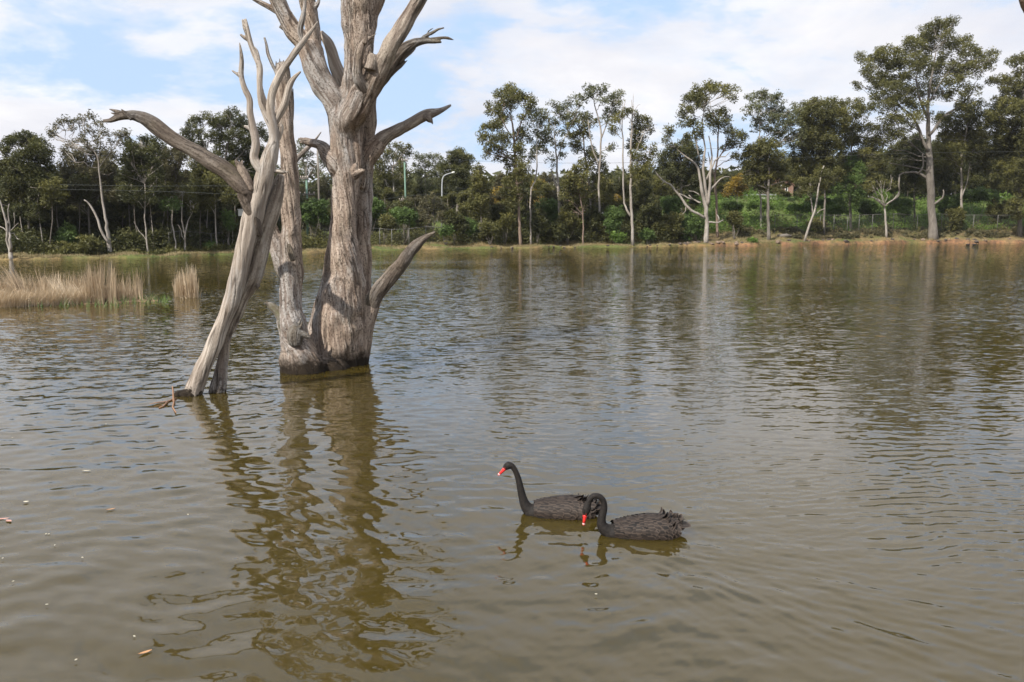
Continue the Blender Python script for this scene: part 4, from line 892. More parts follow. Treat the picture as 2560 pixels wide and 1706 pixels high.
tree("crooked thin pale gum left of the white two-stemmed one", 441, 2.2,
     [[(441, 628, 5), (438, 605, 4.5), (433, 580, 4), (431, 531, 4), (430, 490, 2)]],
     nb([(424, 500, 16, 9), (436, 512, 14, 8), (418, 518, 14, 9)]), 'green', 'pale', 1.0, L=0.25, W=0.115, clump=0.4)
tree("large dark rounded eucalypt behind the pale dead tree", 560, 8,
     [[(560, 628, 10), (558, 540, 8), (560, 450, 7), (566, 380, 5), (576, 330, 3)], [(560, 440, 5), (530, 400, 4), (505, 350, 3)], [(562, 430, 5), (600, 390, 4), (635, 350, 2)]],
     nb([(484, 308, 16, 9), (502, 300, 16, 9), (518, 302, 16, 9), (532, 308, 14, 9), (468, 328, 14, 12), (490, 328, 18, 10), (578, 280, 12, 7), (592, 290, 16, 10), (566, 300, 18, 10), (604, 302, 14, 9), (548, 316, 20, 11), (582, 314, 22, 11), (612, 322, 18, 12), (640, 325, 18, 12), (656, 342, 16, 12), (530, 344, 20, 11), (556, 338, 22, 11), (592, 340, 24, 13), (626, 354, 24, 14),
         (466, 350, 12, 12), (484, 356, 16, 10), (504, 366, 16, 10), (548, 366, 24, 13), (584, 370, 26, 13), (616, 380, 24, 14), (648, 376, 18, 15), (508, 392, 22, 14), (544, 396, 28, 15), (586, 400, 30, 16), (626, 408, 26, 16), (655, 412, 16, 18)]), 'dark', 'grey', 1.4, L=0.25, W=0.115, clump=0.4)
tree("mid-green gum with a straight pale trunk left of the pale dead tree", 543, 2.0,
     [[(543, 624, 5), (540, 590, 5), (537, 566, 5), (537, 508, 4), (536, 460, 3)]],
     nb([(490, 418, 24, 16), (525, 424, 28, 16), (560, 428, 26, 16), (498, 450, 28, 16), (536, 456, 30, 16), (572, 458, 24, 16), (505, 482, 28, 15), (545, 488, 28, 15), (578, 488, 22, 14), (520, 512, 24, 12)]), 'olive', 'pale', 1.5, L=0.25, W=0.115, clump=0.4)

LMK = [(-60, "the left edge of the picture"), (27, "the bare dead shore tree"), (72, "the far-left round-headed gum"), (165, "the deep green shrub left of the umbrella-topped gum"), (222, "the rust-tinged gum"), (275, "the umbrella-topped gum's trunk"),
       (318, "the shadowed shrub"), (369, "the fork-trunked green gum"), (430, "the grey-brown leafy gum"), (464, "the bright white two-stemmed trunk"), (528, "the small green shrub by the straight pale trunk"), (575, "the light green sapling bush"), (640, "the pale dead tree"), (735, "the dead tree's middle trunk"),
       (770, "the crossarm power pole"), (801, "the grey timber pole"), (860, "the big dead trunk"), (950, "the dead trunk's right-hand branch"), (1013, "the plain green pole"), (1066, "the see-through eucalypt"), (1105, "the street lamp"), (1143, "the dark rounded tree"), (1204, "the cone-shaped tree"), (1255, "the first orange tree"), (1301, "the domed gum"),
       (1350, "the orange-brown tree"), (1399, "the central white-trunked gum"), (1459, "the yellowish young gum"), (1500, "the airy long-stemmed gum"), (1545, "the yellow-orange tree"), (1582, "the twin-stemmed gum"), (1632, "the tip of the long dead arm"), (1705, "the dark dense tree"), (1766, "the pale many-stemmed gum"), (1842, "the golden-yellow tree"), (1922, "the crooked dark-trunked gum"),
       (1965, "the brick house"), (2010, "the leaning pale gum"), (2059, "the round-topped crown"), (2128, "the loose-crowned gum"), (2216, "the small bare open-armed tree"), (2285, "the bushy tree left of the tallest gum"), (2333, "the tallest gum's trunk"), (2402, "the leafy tree right of the tallest gum"), (2440, "the long bush high on the slope"), (2548, "the gum cut by the right edge"), (2640, "the right picture edge")]
_usedlab = set()
def where(px, kinds):
    a, nm = min(LMK, key=lambda q: abs(q[0] - px)); rel = "directly behind" if abs(px - a) < 9 else ("just left of" if px < a else "just right of")
    for k in kinds:
        lb = f"{k} {rel} {nm}"
        if lb not in _usedlab: break
    _usedlab.add(lb); return lb
# young whip-thin trunks inside the left grove
thin = [(110, 4), (126, 3.2), (150, 6), (60, 5), (330, 8), (300, 9), (400, 8), (415, 5), (500, 3.5), (515, 8), (575, 5), (590, 7), (480, 9), (345, 5.5), (196, 6), (385, 5)]
for i, (px, d) in enumerate(thin):
    rg = np.random.default_rng(900 + i); b_ = G(px, d); yb = 640 - d; x1 = px + rg.uniform(-16, 14)
    tree(where(px, [["slim pale young gum", "slim grey young gum", "thin grey young gum"][i % 3], "another thin young gum", "third thin young gum"]), px, d, [[(px, yb, 4), (px + (x1 - px) * .4, yb - 50, 3.4), (x1, yb - 120, 3), (x1 + 2, yb - 165, 2)]],
         [(x1 + rg.uniform(-8, 8), yb - 150 + rg.uniform(-20, 20), rg.uniform(18, 26), rg.uniform(14, 20)) for _ in range(4)], ['dark', 'olive'][i % 2], ['pale', 'grey', 'grey'][i % 3], 1.2, group="slim young gums in the shaded left grove", name="young_gum", L=0.25, W=0.115, clump=0.4, seed=300 + i)

# ---- backdrop: rows of trees behind, copied from a few built ones
def proto_tree(kind, h, wd, seed, leaf, L=0.5, W=0.24, dens=1.0):
    rg = np.random.default_rng(seed)
    t = thing("backdrop_tree", None, None, (0, 0, 0))
    cen, rad, tt = [], [], []
    for k in range(20):
        a = rg.uniform(0, 6.28); q = rg.random() ** 0.5
        z = rg.uniform(0.10, 0.93) * h
        env = math.sin(math.pi * min(1, (z / h - 0.05) / 0.98)) ** 0.55
        c = np.array((math.cos(a) * q * wd * 0.42 * env, math.sin(a) * q * wd * 0.42 * env, z))
        r0 = rg.uniform(0.13, 0.2) * wd
        for j in range(22):
            g = rg.normal(size=3); g /= np.linalg.norm(g)
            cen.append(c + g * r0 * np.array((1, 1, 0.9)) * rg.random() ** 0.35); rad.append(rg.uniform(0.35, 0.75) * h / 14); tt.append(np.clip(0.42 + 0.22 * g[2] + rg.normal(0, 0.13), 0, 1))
    V, tn_ = leaves_np(np.array(cen), np.array(rad), int(15000 * dens), L, W, np.array(tt), rg)
    mesh_np("crown", V, np.arange(len(V)).reshape(-1, 3), LEAF[leaf], t, False, {"tint": tn_})
    mb = MB(); mb.tube([(0, 0, -0.6), (0.1, 0, h * 0.35), (-0.1, 0.1, h * 0.6), (0, 0, h * 0.88)], [0.2, 0.16, 0.11, 0.04], 7)
    for k in range(7):
        a = k * 0.9; limb(mb, (0, 0, h * (0.3 + 0.06 * k)), (math.cos(a) * wd * 0.3, math.sin(a) * wd * 0.3, h * (0.5 + 0.05 * k)), 0.07, 0.02, rg)
    mb.build("trunk", BARK['grey'], t, True)
    return t
def copy_tree(o):
    c = o.copy(); col.objects.link(c)
    for ch in [x for x in bpy.data.objects if x.parent == o]:
        d = ch.copy(); col.objects.link(d); d.parent = c
    return c
protos = [proto_tree('a', 14, 9, 41, 'dark'), proto_tree('b', 15, 8, 42, 'olive'), proto_tree('c', 12, 9, 43, 'dark'), proto_tree('d', 13, 8, 44, 'brown')]
pch = {p_.name: [x for x in bpy.data.objects if x.parent == p_] for p_ in protos}
used = set()
def put(k, px, d, top_py, label, group):
    p_ = protos[k]; g = G(px, d)
    if p_.name in used:
        o = p_.copy(); col.objects.link(o)
        for ch in pch[p_.name]:
            q = ch.copy(); col.objects.link(q); q.parent = o
    else: o = p_; used.add(p_.name)
    o.location = g
    ztop = P(px, top_py, g[1])[2]; s_ = max(0.25, (ztop - g[2]) / [14, 15, 12, 13][k])
    sx = min(max(s_, 0.45), 1.25)
    o.scale = (sx, sx, s_); o.rotation_euler = (0, 0, random.uniform(0, 6.28))
    tag(o, label, "tree", group)
back = [(-40, 12, 380, 0), (20, 14, 400, 1), (65, 16, 392, 0), (115, 14, 420, 2), (160, 16, 425, 0), (205, 15, 430, 3), (250, 18, 420, 0), (300, 15, 395, 2), (345, 17, 385, 0), (395, 15, 395, 1), (440, 17, 405, 0), (480, 15, 415, 2),
        (525, 17, 400, 0), (570, 15, 395, 2), (615, 16, 395, 0), (660, 18, 400, 1), (700, 20, 405, 0),
        (0, 9, 470, 2), (48, 8, 480, 0), (90, 9, 490, 2), (140, 9, 480, 0), (185, 9.5, 500, 2), (235, 9, 500, 0), (285, 9, 480, 2), (330, 10, 470, 0), (380, 9, 480, 2), (425, 9.5, 490, 0), (475, 9, 480, 2), (520, 10, 480, 0), (565, 9, 480, 2), (610, 9, 480, 0)]
for px, d, tp_, k in back:
    put(k, px, d, tp_, where(px, ["tall dark grove tree", "second grove tree", "inner grove tree"] if d > 11 else ["lower shaded grove tree", "low leafy grove tree"]), "dark trees massed at the back of the left grove")
back2 = [(735, 34, 430, 3), (780, 36, 452, 0), (830, 34, 440, 3), (880, 36, 430, 2), (930, 38, 420, 0), (965, 32, 445, 3), (1010, 40, 425, 1), (1040, 34, 455, 2), (1100, 36, 440, 1), (1180, 36, 440, 0), (1215, 34, 440, 1), (1250, 38, 432, 3), (1290, 36, 440, 2), (1330, 38, 440, 1), (1370, 36, 432, 3), (1415, 40, 425, 2), (1450, 36, 440, 1), (1500, 38, 435, 3), (1545, 36, 430, 2), (1590, 38, 425, 1), (1640, 36, 425, 2), (1680, 40, 400, 2), (1730, 38, 410, 0), (1780, 40, 418, 2), (1825, 44, 425, 0), (1865, 46, 415, 1)]
for px, d, tp_, k in back2:
    put(k, px, d, tp_, where(px, ["distant skyline tree", "second skyline tree", "farther skyline tree"]), "distant trees of the wooded skyline at the centre")
back3 = [(1880, 42, 405, 2), (1925, 44, 400, 1), (1965, 48, 385, 0), (2010, 42, 395, 2), (2050, 44, 385, 1), (2095, 42, 380, 2), (2140, 44, 365, 0), (2185, 42, 370, 2), (2230, 44, 345, 1), (2280, 42, 335, 0), (2330, 44, 330, 2), (2380, 42, 320, 1), (2430, 44, 320, 2), (2480, 42, 330, 0), (2530, 44, 320, 2), (2590, 40, 300, 1), (2650, 40, 280, 0)]
mid_ = [(1170, 10, 470, 1), (1235, 9, 480, 3), (1275, 12, 455, 1), (1318, 10, 465, 0), (1362, 12, 450, 1), (1408, 9, 470, 3), (1445, 14, 440, 1), (1488, 12, 445, 0), (1528, 10, 455, 1), (1570, 12, 440, 1), (1610, 9, 450, 0), (1650, 12, 440, 1), (1690, 24, 430, 1), (1724, 26, 440, 0), (1800, 34, 440, 1),
        (1952, 28, 452, 1), (2000, 32, 425, 1), (2040, 30, 430, 0), (2085, 32, 410, 1), (2125, 34, 400, 3), (2170, 32, 405, 1), (2215, 34, 400, 0), (2262, 32, 390, 1), (2312, 30, 385, 0), (2360, 32, 360, 1), (2415, 32, 350, 0), (2465, 30, 355, 1), (2510, 32, 345, 1), (2560, 30, 330, 0), (870, 14, 460, 1), (925, 16, 455, 0), (965, 18, 470, 1), (1040, 14, 490, 3), (1120, 16, 480, 1)]
for px, d, tp_, k in mid_:
    put(k, px, d, tp_, where(px, ["bushy olive middle-row tree", "leafy middle-row tree", "fuller middle-row tree"]), "middle row of bushy trees behind the shore gums")
for px, d, tp_, k in back3:
    put(k, px, d, tp_, where(px, ["slope-top tree", "second slope-top tree", "farther slope-top tree"]), "trees along the top of the green slope")

# ------------------------------------------------------------------ shrubs
def shrub(px, d, py, rx, ry, leaf, label, dens=1.8, seed=None, group=None):
    rg = np.random.default_rng(seed or int(px * 3 + py)); g = G(px, d); Y = g[1]
    t = thing("shrub", label, "shrub", tuple(g), group)
    lo = [(px + rg.uniform(-0.6, 0.6) * rx, py + rg.uniform(-0.55, 0.5) * ry, rx * rg.uniform(0.4, 0.6), ry * rg.uniform(0.4, 0.6)) for _ in range(7)]
    s_ = mpp(Y)
    cent, _ = crown(lo, Y, LEAF[leaf], t, dens, rg, rx * s_ * 0.4, 0.30, 0.15, "foliage", 0.36, 0.1)
    mb = MB()
    for c, a, b in cent[:5]: limb(mb, g + np.array((0, 0, -0.1)), c, 0.05, 0.015, rg, 5, 3)
    mb.build("stem", BARK['grey'], t, True)
SHR = [
 (1010, 5, 545, 34, 22, 'green', "round green shrub behind the right-hand dead branch"), (960, 5, 560, 26, 16, 'olive', "low olive shrub just right of the big dead trunk"),
 (1135, 3.5, 555, 30, 26, 'dark', "dark green shrub right of the brownish thinning tree"), (1115, 2.5, 580, 16, 12, 'green', "small bright shrub at the foot of the dark lakeside shrub"), (1180, 3, 572, 22, 18, 'green', "shrub under the cone-shaped tree"),
 (1225, 2, 575, 26, 18, 'olive', "dry olive shrub between cone-shaped tree and domed gum"), (1262, 2.2, 560, 24, 20, 'olive', "yellow-olive shrub left of the domed gum's foot"), (1250, 6, 535, 30, 18, 'dark', "dark shrub below the orange-leaved tree"),
 (1345, 2.4, 560, 26, 26, 'dark', "dark shrub beside the thin white sapling"), (1372, 5, 530, 30, 24, 'green', "tall green shrub left of the white-trunked gum"), (1392, 1.4, 580, 34, 22, 'dark', "broad dark shrub overhanging the water in the centre"),
 (1420, 2, 555, 28, 26, 'olive', "olive shrub left of the small yellowish gum"), (1490, 3, 560, 34, 28, 'dark', "dark shrub right of the small yellowish gum"), (1535, 2.6, 552, 28, 28, 'green', "green shrub left of the twin-stemmed gum"),
 (1545, 1.2, 592, 18, 10, 'lime', "low bright weeds at the waterline left of the twin-stemmed gum"), (1625, 3.4, 545, 36, 30, 'dark', "large dark shrub right of the twin-stemmed gum"), (1675, 2.4, 568, 34, 26, 'olive', "shaded olive shrub on the bank below the dead arm"),
 (1620, 1.3, 585, 18, 14, 'green', "fresh green shrub at the foot of the twin-stemmed gum"), (1690, 6, 520, 34, 22, 'green', "bright bushy shrub behind the dead arm"), (1738, 1.4, 572, 30, 26, 'green', "round green shrub touching the pale many-stemmed gum"),
 (1832, 10, 515, 30, 14, 'green', "green shrub below the golden-yellow tree"), (1835, 3, 553, 22, 18, 'olive', "dull olive shrub on the dry bank right of the pale gum"), (1883, 0.6, 603, 13, 7, 'lime', "vivid lime-green clump at the waterline"),
 (1915, 17, 514, 46, 11, 'lime', "bright weedy bush in front of the cream building"), (2040, 6, 566, 34, 14, 'olive', "shadowy bush beneath the round-topped crown"), (2005, 14, 522, 36, 9, 'lime', "green bush on the slope right of the cream building"),
 (2090, 12, 528, 34, 14, 'lime', "bright green bush on the slope behind the fence"), (2180, 11, 522, 40, 18, 'green', "leafy green bush on the slope left of the bare pale tree"), (2260, 11, 520, 36, 20, 'green', "green bush on the slope left of the tallest gum"),
 (2375, 10, 520, 34, 22, 'green', "green bush on the slope right of the tallest gum"), (2390, 5.5, 545, 26, 26, 'olive', "yellow-green bush by the fence right of the tallest gum"), (2440, 12, 488, 50, 18, 'green', "long dense green bush high on the right slope"),
 (2510, 9, 525, 40, 24, 'olive', "olive bush at the right edge of the slope"), (2050, 14, 505, 40, 14, 'green', "bush high on the slope behind the leaning gum"),
 (785, 6, 530, 40, 26, 'green', "bright bushes between the two dead trees"), (745, 7, 515, 30, 26, 'dark', "dark bush left of the crossarm pole"), (820, 7, 540, 30, 20, 'olive', "olive bush left of the big dead trunk"), (930, 9, 530, 34, 26, 'green', "leafy bush right of the big dead trunk"), (1010, 13, 520, 36, 20, 'dark', "dark bush at the foot of the green pole"),
 (220, 1.6, 618, 40, 20, 'olive', "grey-green shrub at the foot of the umbrella-topped gum"), (165, 4, 600, 40, 30, 'green', "deep green shrub left of the umbrella-topped gum"), (30, 5, 615, 40, 24, 'dark', "dark shrub behind the dead shore tree"), (310, 4, 600, 34, 28, 'dark', "shadowed shrub right of the umbrella-topped gum"),
 (100, 5, 605, 36, 26, 'dark', "dark shrub under the round-headed gum"), (528, 2.2, 617, 20, 10, 'green', "small fresh green shrub by the straight pale trunk"), (580, 3, 585, 30, 30, 'dark', "dark shrub beside the white box on a post"), (400, 5, 600, 40, 26, 'dark', "dark shrub in the shade below the grey-brown gum"), (490, 5, 595, 36, 28, 'dark', "dark shrub behind the white two-stemmed gum"), (575, 2.2, 555, 14, 22, 'green', "light green sapling bush left of the pale dead tree"),
 (650, 5, 580, 40, 34, 'dark', "dark shrub seen behind the pale dead tree"),
]
for (px, d, py, rx, ry, lf, lb) in SHR: shrub(px, d, py, rx, ry, lf, lb)

# low undergrowth nobody could count
def scatter(name, px0, px1, d0, d1, n_, hgt, leaf, L, W, seed, lean=0.35, dprob=None, upright=True, cat_label=None):
    rg = np.random.default_rng(seed)
    px = rg.uniform(px0, px1, n_); d = d0 + (d1 - d0) * rg.random(n_) ** 1.2
    x, y = gxy(px, d); z = gh(px, d)
    c = perl2(x * 0.5, y * 0.5, seed * 1.7); keep = c + rg.normal(0, 0.2, n_) > -0.15
    x, y, z, c = x[keep], y[keep], z[keep], c[keep]; n_ = len(x)
    b = np.stack([x, y, z - 0.03], 1); h = hgt * rg.uniform(0.4, 1.2, n_) * (0.7 + np.clip(c, 0, 1))
    ax = np.stack([rg.normal(0, lean, n_), rg.normal(0, lean, n_), np.ones(n_)], 1); ax /= np.linalg.norm(ax, axis=1)[:, None]
    sd = np.stack([np.ones(n_), rg.normal(0, 0.5, n_), np.zeros(n_)], 1); sd /= np.linalg.norm(sd, axis=1)[:, None]
    Wd = W * rg.uniform(0.6, 1.3, n_)[:, None]
    V = np.stack([b - sd * Wd / 2, b + sd * Wd / 2, b + ax * h[:, None]], 1).reshape(-1, 3)
    t = np.repeat(np.clip(0.5 + 0.4 * c + rg.normal(0, 0.15, n_), 0, 1), 3)
    return tag(mesh_np(name, V, np.arange(len(V)).reshape(-1, 3), leaf, None, False, {"tint": t}), cat_label, None, None, "stuff")
STRAW = mat_leaf('dry_grass', (0.13, 0.105, 0.05), (0.24, 0.19, 0.09), (0.34, 0.27, 0.14), 0.15)
scatter("dry_grass", -60, 1950, 0.15, 4.5, 42000, 0.26, STRAW, 0.3, 0.05, 21, cat_label="straw-coloured grass along the far bank")
scatter("dry_grass", 1700, 2640, 0.9, 8, 16000, 0.26, STRAW, 0.3, 0.06, 22, cat_label="dry grass on the right bank")
def brush(px0, px1, d0, d1, n_, hgt, n_leaf, mat, seed, label, L=0.3, W=0.16):
    rg = np.random.default_rng(seed)
    px = rg.uniform(px0, px1, n_); d = d0 + (d1 - d0) * rg.random(n_)
    x, y = gxy(px, d); z = gh(px, d); c = perl2(x * 0.35, y * 0.35, seed * 1.7)
    keep = c + rg.normal(0, 0.2, n_) > -0.2; x, y, z, c = x[keep], y[keep], z[keep], c[keep]
    hh = hgt * (0.35 + np.clip(c + 0.3, 0, 1)) * rg.uniform(0.5, 1.3, len(x))
    cen = np.stack([x, y, z + hh * 0.6], 1)
    V, t = leaves_np(cen, np.maximum(hh, 0.15), n_leaf, L, W, np.clip(0.45 + rg.normal(0, 0.2, len(x)), 0, 1), rg, -0.1, 0.8)
    tag(mesh_np("undergrowth", V, np.arange(len(V)).reshape(-1, 3), mat, None, False, {"tint": t}), label, None, None, "stuff")
brush(700, 1720, 2.5, 18, 1500, 0.9, 46000, LEAF['olive'], 61, "scrubby olive undergrowth behind the central bank")
brush(1150, 1750, 2.0, 9, 500, 1.3, 26000, LEAF['dark'], 62, "shaded dark scrub below the central shore row")
brush(1680, 2680, 7, 34, 1900, 0.9, 60000, LEAF['lime'], 63, "green weeds and brambles covering the right slope")
brush(1700, 2680, 4, 30, 500, 1.0, 9000, LEAF['olive'], 64, "dull olive scrub on the right bank")
brush(1850, 2680, 2.5, 9, 500, 0.45, 22000, LEAF['brown'], 65, "brown dying weeds along the fence")
brush(-100, 720, 1.3, 4, 500, 0.45, 14000, LEAF['olive'], 67, "low weeds along the left shore")
brush(-100, 720, 2.5, 14, 1100, 1.1, 32000, LEAF['dark'], 66, "dark undergrowth in the left grove")
# far woodland closing the view
rg = np.random.default_rng(77)
cen, rad, tt = [], [], []
for i in range(2600):
    px = rg.uniform(-400, 3000); d = rg.uniform(50, 75); g = G(px, d)
    top = np.interp(px, [-400, 600, 800, 1000, 1200, 1700, 1900, 2100, 2300, 3000], [440, 440, 470, 450, 452, 440, 430, 410, 370, 360])
    zt = P(px, top, g[1])[2]; z = g[2] + (zt - g[2]) * rg.random() ** 0.8
    cen.append((g[0], g[1], z)); rad.append(rg.uniform(1.0, 2.4)); tt.append(np.clip(rg.normal(0.4, 0.15), 0, 1))
V, t = leaves_np(np.array(cen), np.array(rad), 80000, 1.4, 0.9, np.array(tt), rg)
tag(mesh_np("distant_woodland", V, np.arange(len(V)).reshape(-1, 3), LEAF['dark'], None, False, {"tint": t}), "far-off wood closing the horizon", None, None, "stuff")
print("LEAVES", LEAFN[0])

# ------------------------------------------------------------------ reeds
REED = mat_leaf('reed_dry', (0.30, 0.215, 0.135), (0.52, 0.40, 0.26), (0.70, 0.59, 0.43), 0.2)
def reeds(name, label, spots, seed, stuff=True, parent=None):
    """spots: (px, base_py, half width px, n, height m, lean x, lean spread, tint)"""
    rg = np.random.default_rng(seed); VV, TT_ = [], []
    for (px, py, hw, n_, hh, lx, ls, tb) in spots:
        pxa = px + rg.normal(0, hw * 0.5, n_).clip(-hw, hw); pya = py + rg.uniform(-7, 1.5, n_)
        a = PITCH + np.arctan((pya - CY) / F); Yb = CAMH / np.tan(a); xb = (pxa - CX) / F * (Yb * cp + CAMH * sp)
        h = hh * 0.80 * rg.beta(2.2, 2.0, n_) * 1.35 + 0.02
        th = rg.uniform(0, 6.28, n_)
        l = np.stack([lx + rg.normal(0, ls, n_), rg.normal(0, ls, n_)], 1)
        base = np.stack([xb, Yb, np.full(n_, -0.05)], 1)
        W_ = rg.uniform(0.004, 0.013, n_)
        sd = np.stack([np.cos(th * 0.3), np.sin(th * 0.3), np.zeros(n_)], 1)
        p1 = base + np.stack([l[:, 0] * h * 0.35, l[:, 1] * h * 0.35, h * 0.5], 1)
        k = np.sqrt(np.clip(1 - 0.0 * l[:, 0], 0.3, 1))
        drop = np.where(rg.random(n_) < 0.30, rg.uniform(0.2, 0.6, n_), 0)
        p2 = base + np.stack([l[:, 0] * h * (1 + drop), l[:, 1] * h, h * (1.0 - drop * 0.7)], 1)
        V = np.stack([base - sd * W_[:, None], base + sd * W_[:, None], p1 + sd * W_[:, None] * 0.9, p1 - sd * W_[:, None] * 0.9, p2 + sd * W_[:, None] * 0.25, p2 - sd * W_[:, None] * 0.25], 1)
        VV.append(V.reshape(-1, 3)); TT_.append(np.repeat(np.clip(tb + rg.normal(0, 0.18, n_), 0, 1), 6))
    V = np.vstack(VV); n_ = len(V) // 6
    i = np.arange(n_)[:, None] * 6
    Fc = np.concatenate([i + np.array([[0, 1, 2, 3]]), i + np.array([[3, 2, 4, 5]])])
    o = mesh_np(name, V, Fc, REED, parent, False, {"tint": np.concatenate(TT_)})
    return tag(o, label, None, None, "stuff") if stuff else o
spots = []
rr = np.random.default_rng(31)
for px in range(-40, 250, 9):
    spots.append((px, 768 - max(0, px - 20) * 0.05, 12, 230, 0.62, 0.35 + rr.normal(0, 0.15), 0.28, 0.62))
    spots.append((px, 758 - max(0, px) * 0.05, 12, 110, 1.0, 0.05 + rr.normal(0, 0.2), 0.16, 0.42))
for (px, hw, n_, hh, lx, ls, tb) in [(60, 16, 420, 1.35, -0.42, 0.10, 0.22), (15, 20, 130, 1.0, 0.1, 0.2, 0.5), (110, 16, 90, 1.2, -0.1, 0.12, 0.4), (140, 10, 60, 1.35, 0.0, 0.08, 0.5), (165, 22, 260, 0.95, -0.5, 0.12, 0.75), (205, 20, 260, 0.75, -0.6, 0.12, 0.8),
                                     (228, 8, 170, 1.45, -0.04, 0.05, 0.35), (245, 14, 330, 1.45, 0.0, 0.06, 0.4), (256, 6, 120, 1.55, 0.03, 0.05, 0.35), (276, 8, 130, 1.4, 0.02, 0.06, 0.4), (288, 5, 90, 1.5, 0.02, 0.05, 0.35), (305, 14, 180, 1.0, 0.05, 0.16, 0.45), (318, 10, 120, 0.75, 0.1, 0.2, 0.4),
                                     (330, 8, 80, 1.15, 0.0, 0.1, 0.5), (342, 5, 45, 1.35, 0.02, 0.05, 0.4), (352, 5, 50, 1.3, 0.04, 0.06, 0.45), (325, 26, 200, 0.35, 0.0, 0.5, 0.3), (375, 20, 60, 0.22, 0, 0.5, 0.2)]:
    spots.append((px, 758 if px < 300 else 752, hw, n_, hh, lx, ls, tb))
reeds("reed_bed", "bed of dry straw-coloured reeds in the water on the left", spots, 51)
cl = thing("reed_clump", "lone upright clump of dry reeds right of the reed bed", "reeds", tuple(P(468, 744, Ywater(744))))
reeds("reed_stem", None, [(450, 742, 14, 500, 0.95, 0.0, 0.06, 0.55), (468, 743, 14, 420, 1.1, 0.0, 0.06, 0.5), (478, 742, 8, 220, 1.25, 0.0, 0.05, 0.55), (488, 743, 8, 260, 1.15, -0.02, 0.05, 0.5), (478, 741, 8, 26, 1.5, -0.02, 0.04, 0.6), (470, 744, 30, 60, 0.5, 0.3, 0.4, 0.6), (460, 744, 30, 160, 0.1, 0.1, 0.8, 0.6)], 52, False, cl)["kind"] = "stuff"
rgm = np.random.default_rng(53)
ggs = []
for _ in range(260):
    px = rgm.uniform(300, 430) if rgm.random() < 0.5 else rgm.uniform(-20, 300); py = 754 + rgm.uniform(-6, 6) + (0 if px > 300 else 8)
    q = P(px, py, Ywater(py)); ggs.append(q)
ggs = np.array(ggs); n_ = len(ggs)
ax = np.stack([rgm.normal(0, 0.4, n_), rgm.normal(0, 0.3, n_), np.ones(n_)], 1) * rgm.uniform(0.1, 0.35, n_)[:, None]
sd = np.array((0.012, 0, 0))
V = np.stack([ggs - sd, ggs + sd, ggs + ax], 1).reshape(-1, 3)
tag(mesh_np("water_weed", V, np.arange(len(V)).reshape(-1, 3), LEAF['green'], None, False, {"tint": np.repeat(rgm.random(n_), 3)}), "green weed growing between the dry reeds", None, None, "stuff")
# matted reed litter the reeds stand on
m = M_("reed_litter"); p = m.pos(); nz_ = m.noise(p, 6, 5, 0.7, (1, 3, 1)).outputs[0]
m.bump(nz_, 0.8, 0.05); MAT_MAT = m.base(m.ramp(nz_, [(0.35, (0.07, 0.045, 0.025)), (0.65, (0.28, 0.19, 0.11))]), 0.9)
mb = MB(); k = 60; top, bot = [], []
for i in range(k + 1):
    px = -80 + (395 + 80) * i / k
    pb = 766 - max(0, px - 40) * 0.035 + 0.9 * math.sin(i * 0.7) + 0.5 * math.sin(i * 1.9); pt = 735 + 8 * math.sin(i * 0.35) + (14 * max(0, (px - 290) / 105))
    bot.append(P(px, pb, Ywater(pb))); top.append(P(px, pt, Ywater(pt)))
vs_ = []
for a, b in zip(bot, top):
    for t_, z_ in ((-0.06, -0.08), (0.03, 0.03), (0.3, 0.06), (0.7, 0.06), (1.0, -0.08)):
        q = a + (b - a) * t_; q[2] = z_; vs_.append(q)
mb.add(vs_, [(i * 5 + j, i * 5 + 5 + j, i * 5 + 6 + j, i * 5 + 1 + j) for i in range(k) for j in range(4)])
tag(mb.build("reed_litter", MAT_MAT, None, True), "matted brown litter under the reed bed", None, None, "stuff")

# ------------------------------------------------------------------ swans
def feather(mb, p, d, nrm, L, W, curl, edge, tint, lift=0.0):
    d = np.array(d, float); d /= np.linalg.norm(d); nrm = np.array(nrm, float); nrm -= d * nrm.dot(d); nrm /= np.linalg.norm(nrm)
    s_ = np.cross(d, nrm); vs_ = []
    pos_ = np.array(p, float); ang = lift
    for k in range(6):
        t = k / 5; wv = W * (0.35 + 0.65 * math.sin(math.pi * min(1.0, 0.12 + t * 0.62))) * (1 if t < 0.8 else 0.72 if t < 0.95 else 0.35)
        cam = 0.12 * wv
        vs_ += [pos_ - s_ * wv - nrm * cam, pos_ + nrm * cam, pos_ + s_ * wv - nrm * cam]
        edge += [1.0, 0.0 + (0.8 if k == 5 else 0), 1.0]; tint += [tint_cur[0]] * 3
        a = ang + curl * t * t
        pos_ = pos_ + (d * math.cos(a) + nrm * math.sin(a)) * L / 5
    mb.add(vs_, [(k * 3 + j, k * 3 + j + 1, k * 3 + j + 4, k * 3 + j + 3) for k in range(5) for j in (0, 1)])
tint_cur = [0.5]
m = M_("swan_feather")
e_ = m.attr("edge"); tn2 = m.attr("tint")
base_ = m.mix(tn2, (0.010, 0.008, 0.007), (0.045, 0.033, 0.026))
m.base(m.mix(m.ramp(e_, [(0.4, 0), (1.0, 0.65)]), base_, (0.115, 0.085, 0.066)), 0.65, 0.25); FEATH = m.m
m = M_("swan_down"); p = m.objc(); n_a = m.noise(p, 60, 4, 0.7).outputs[0]; m.bump(n_a, 0.5, 0.01)
DOWN = m.base(m.ramp(n_a, [(0.35, (0.008, 0.007, 0.0065)), (0.7, (0.030, 0.024, 0.020))]), 0.7, 0.25)
m = M_("bill_red"); BILL = m.base((0.72, 0.035, 0.03), 0.35, 0.5)
m = M_("bill_white"); BILLW = m.base((0.8, 0.55, 0.52), 0.35, 0.5)
m = M_("eye_red"); EYE = m.base((0.25, 0.02, 0.01), 0.15, 0.5)
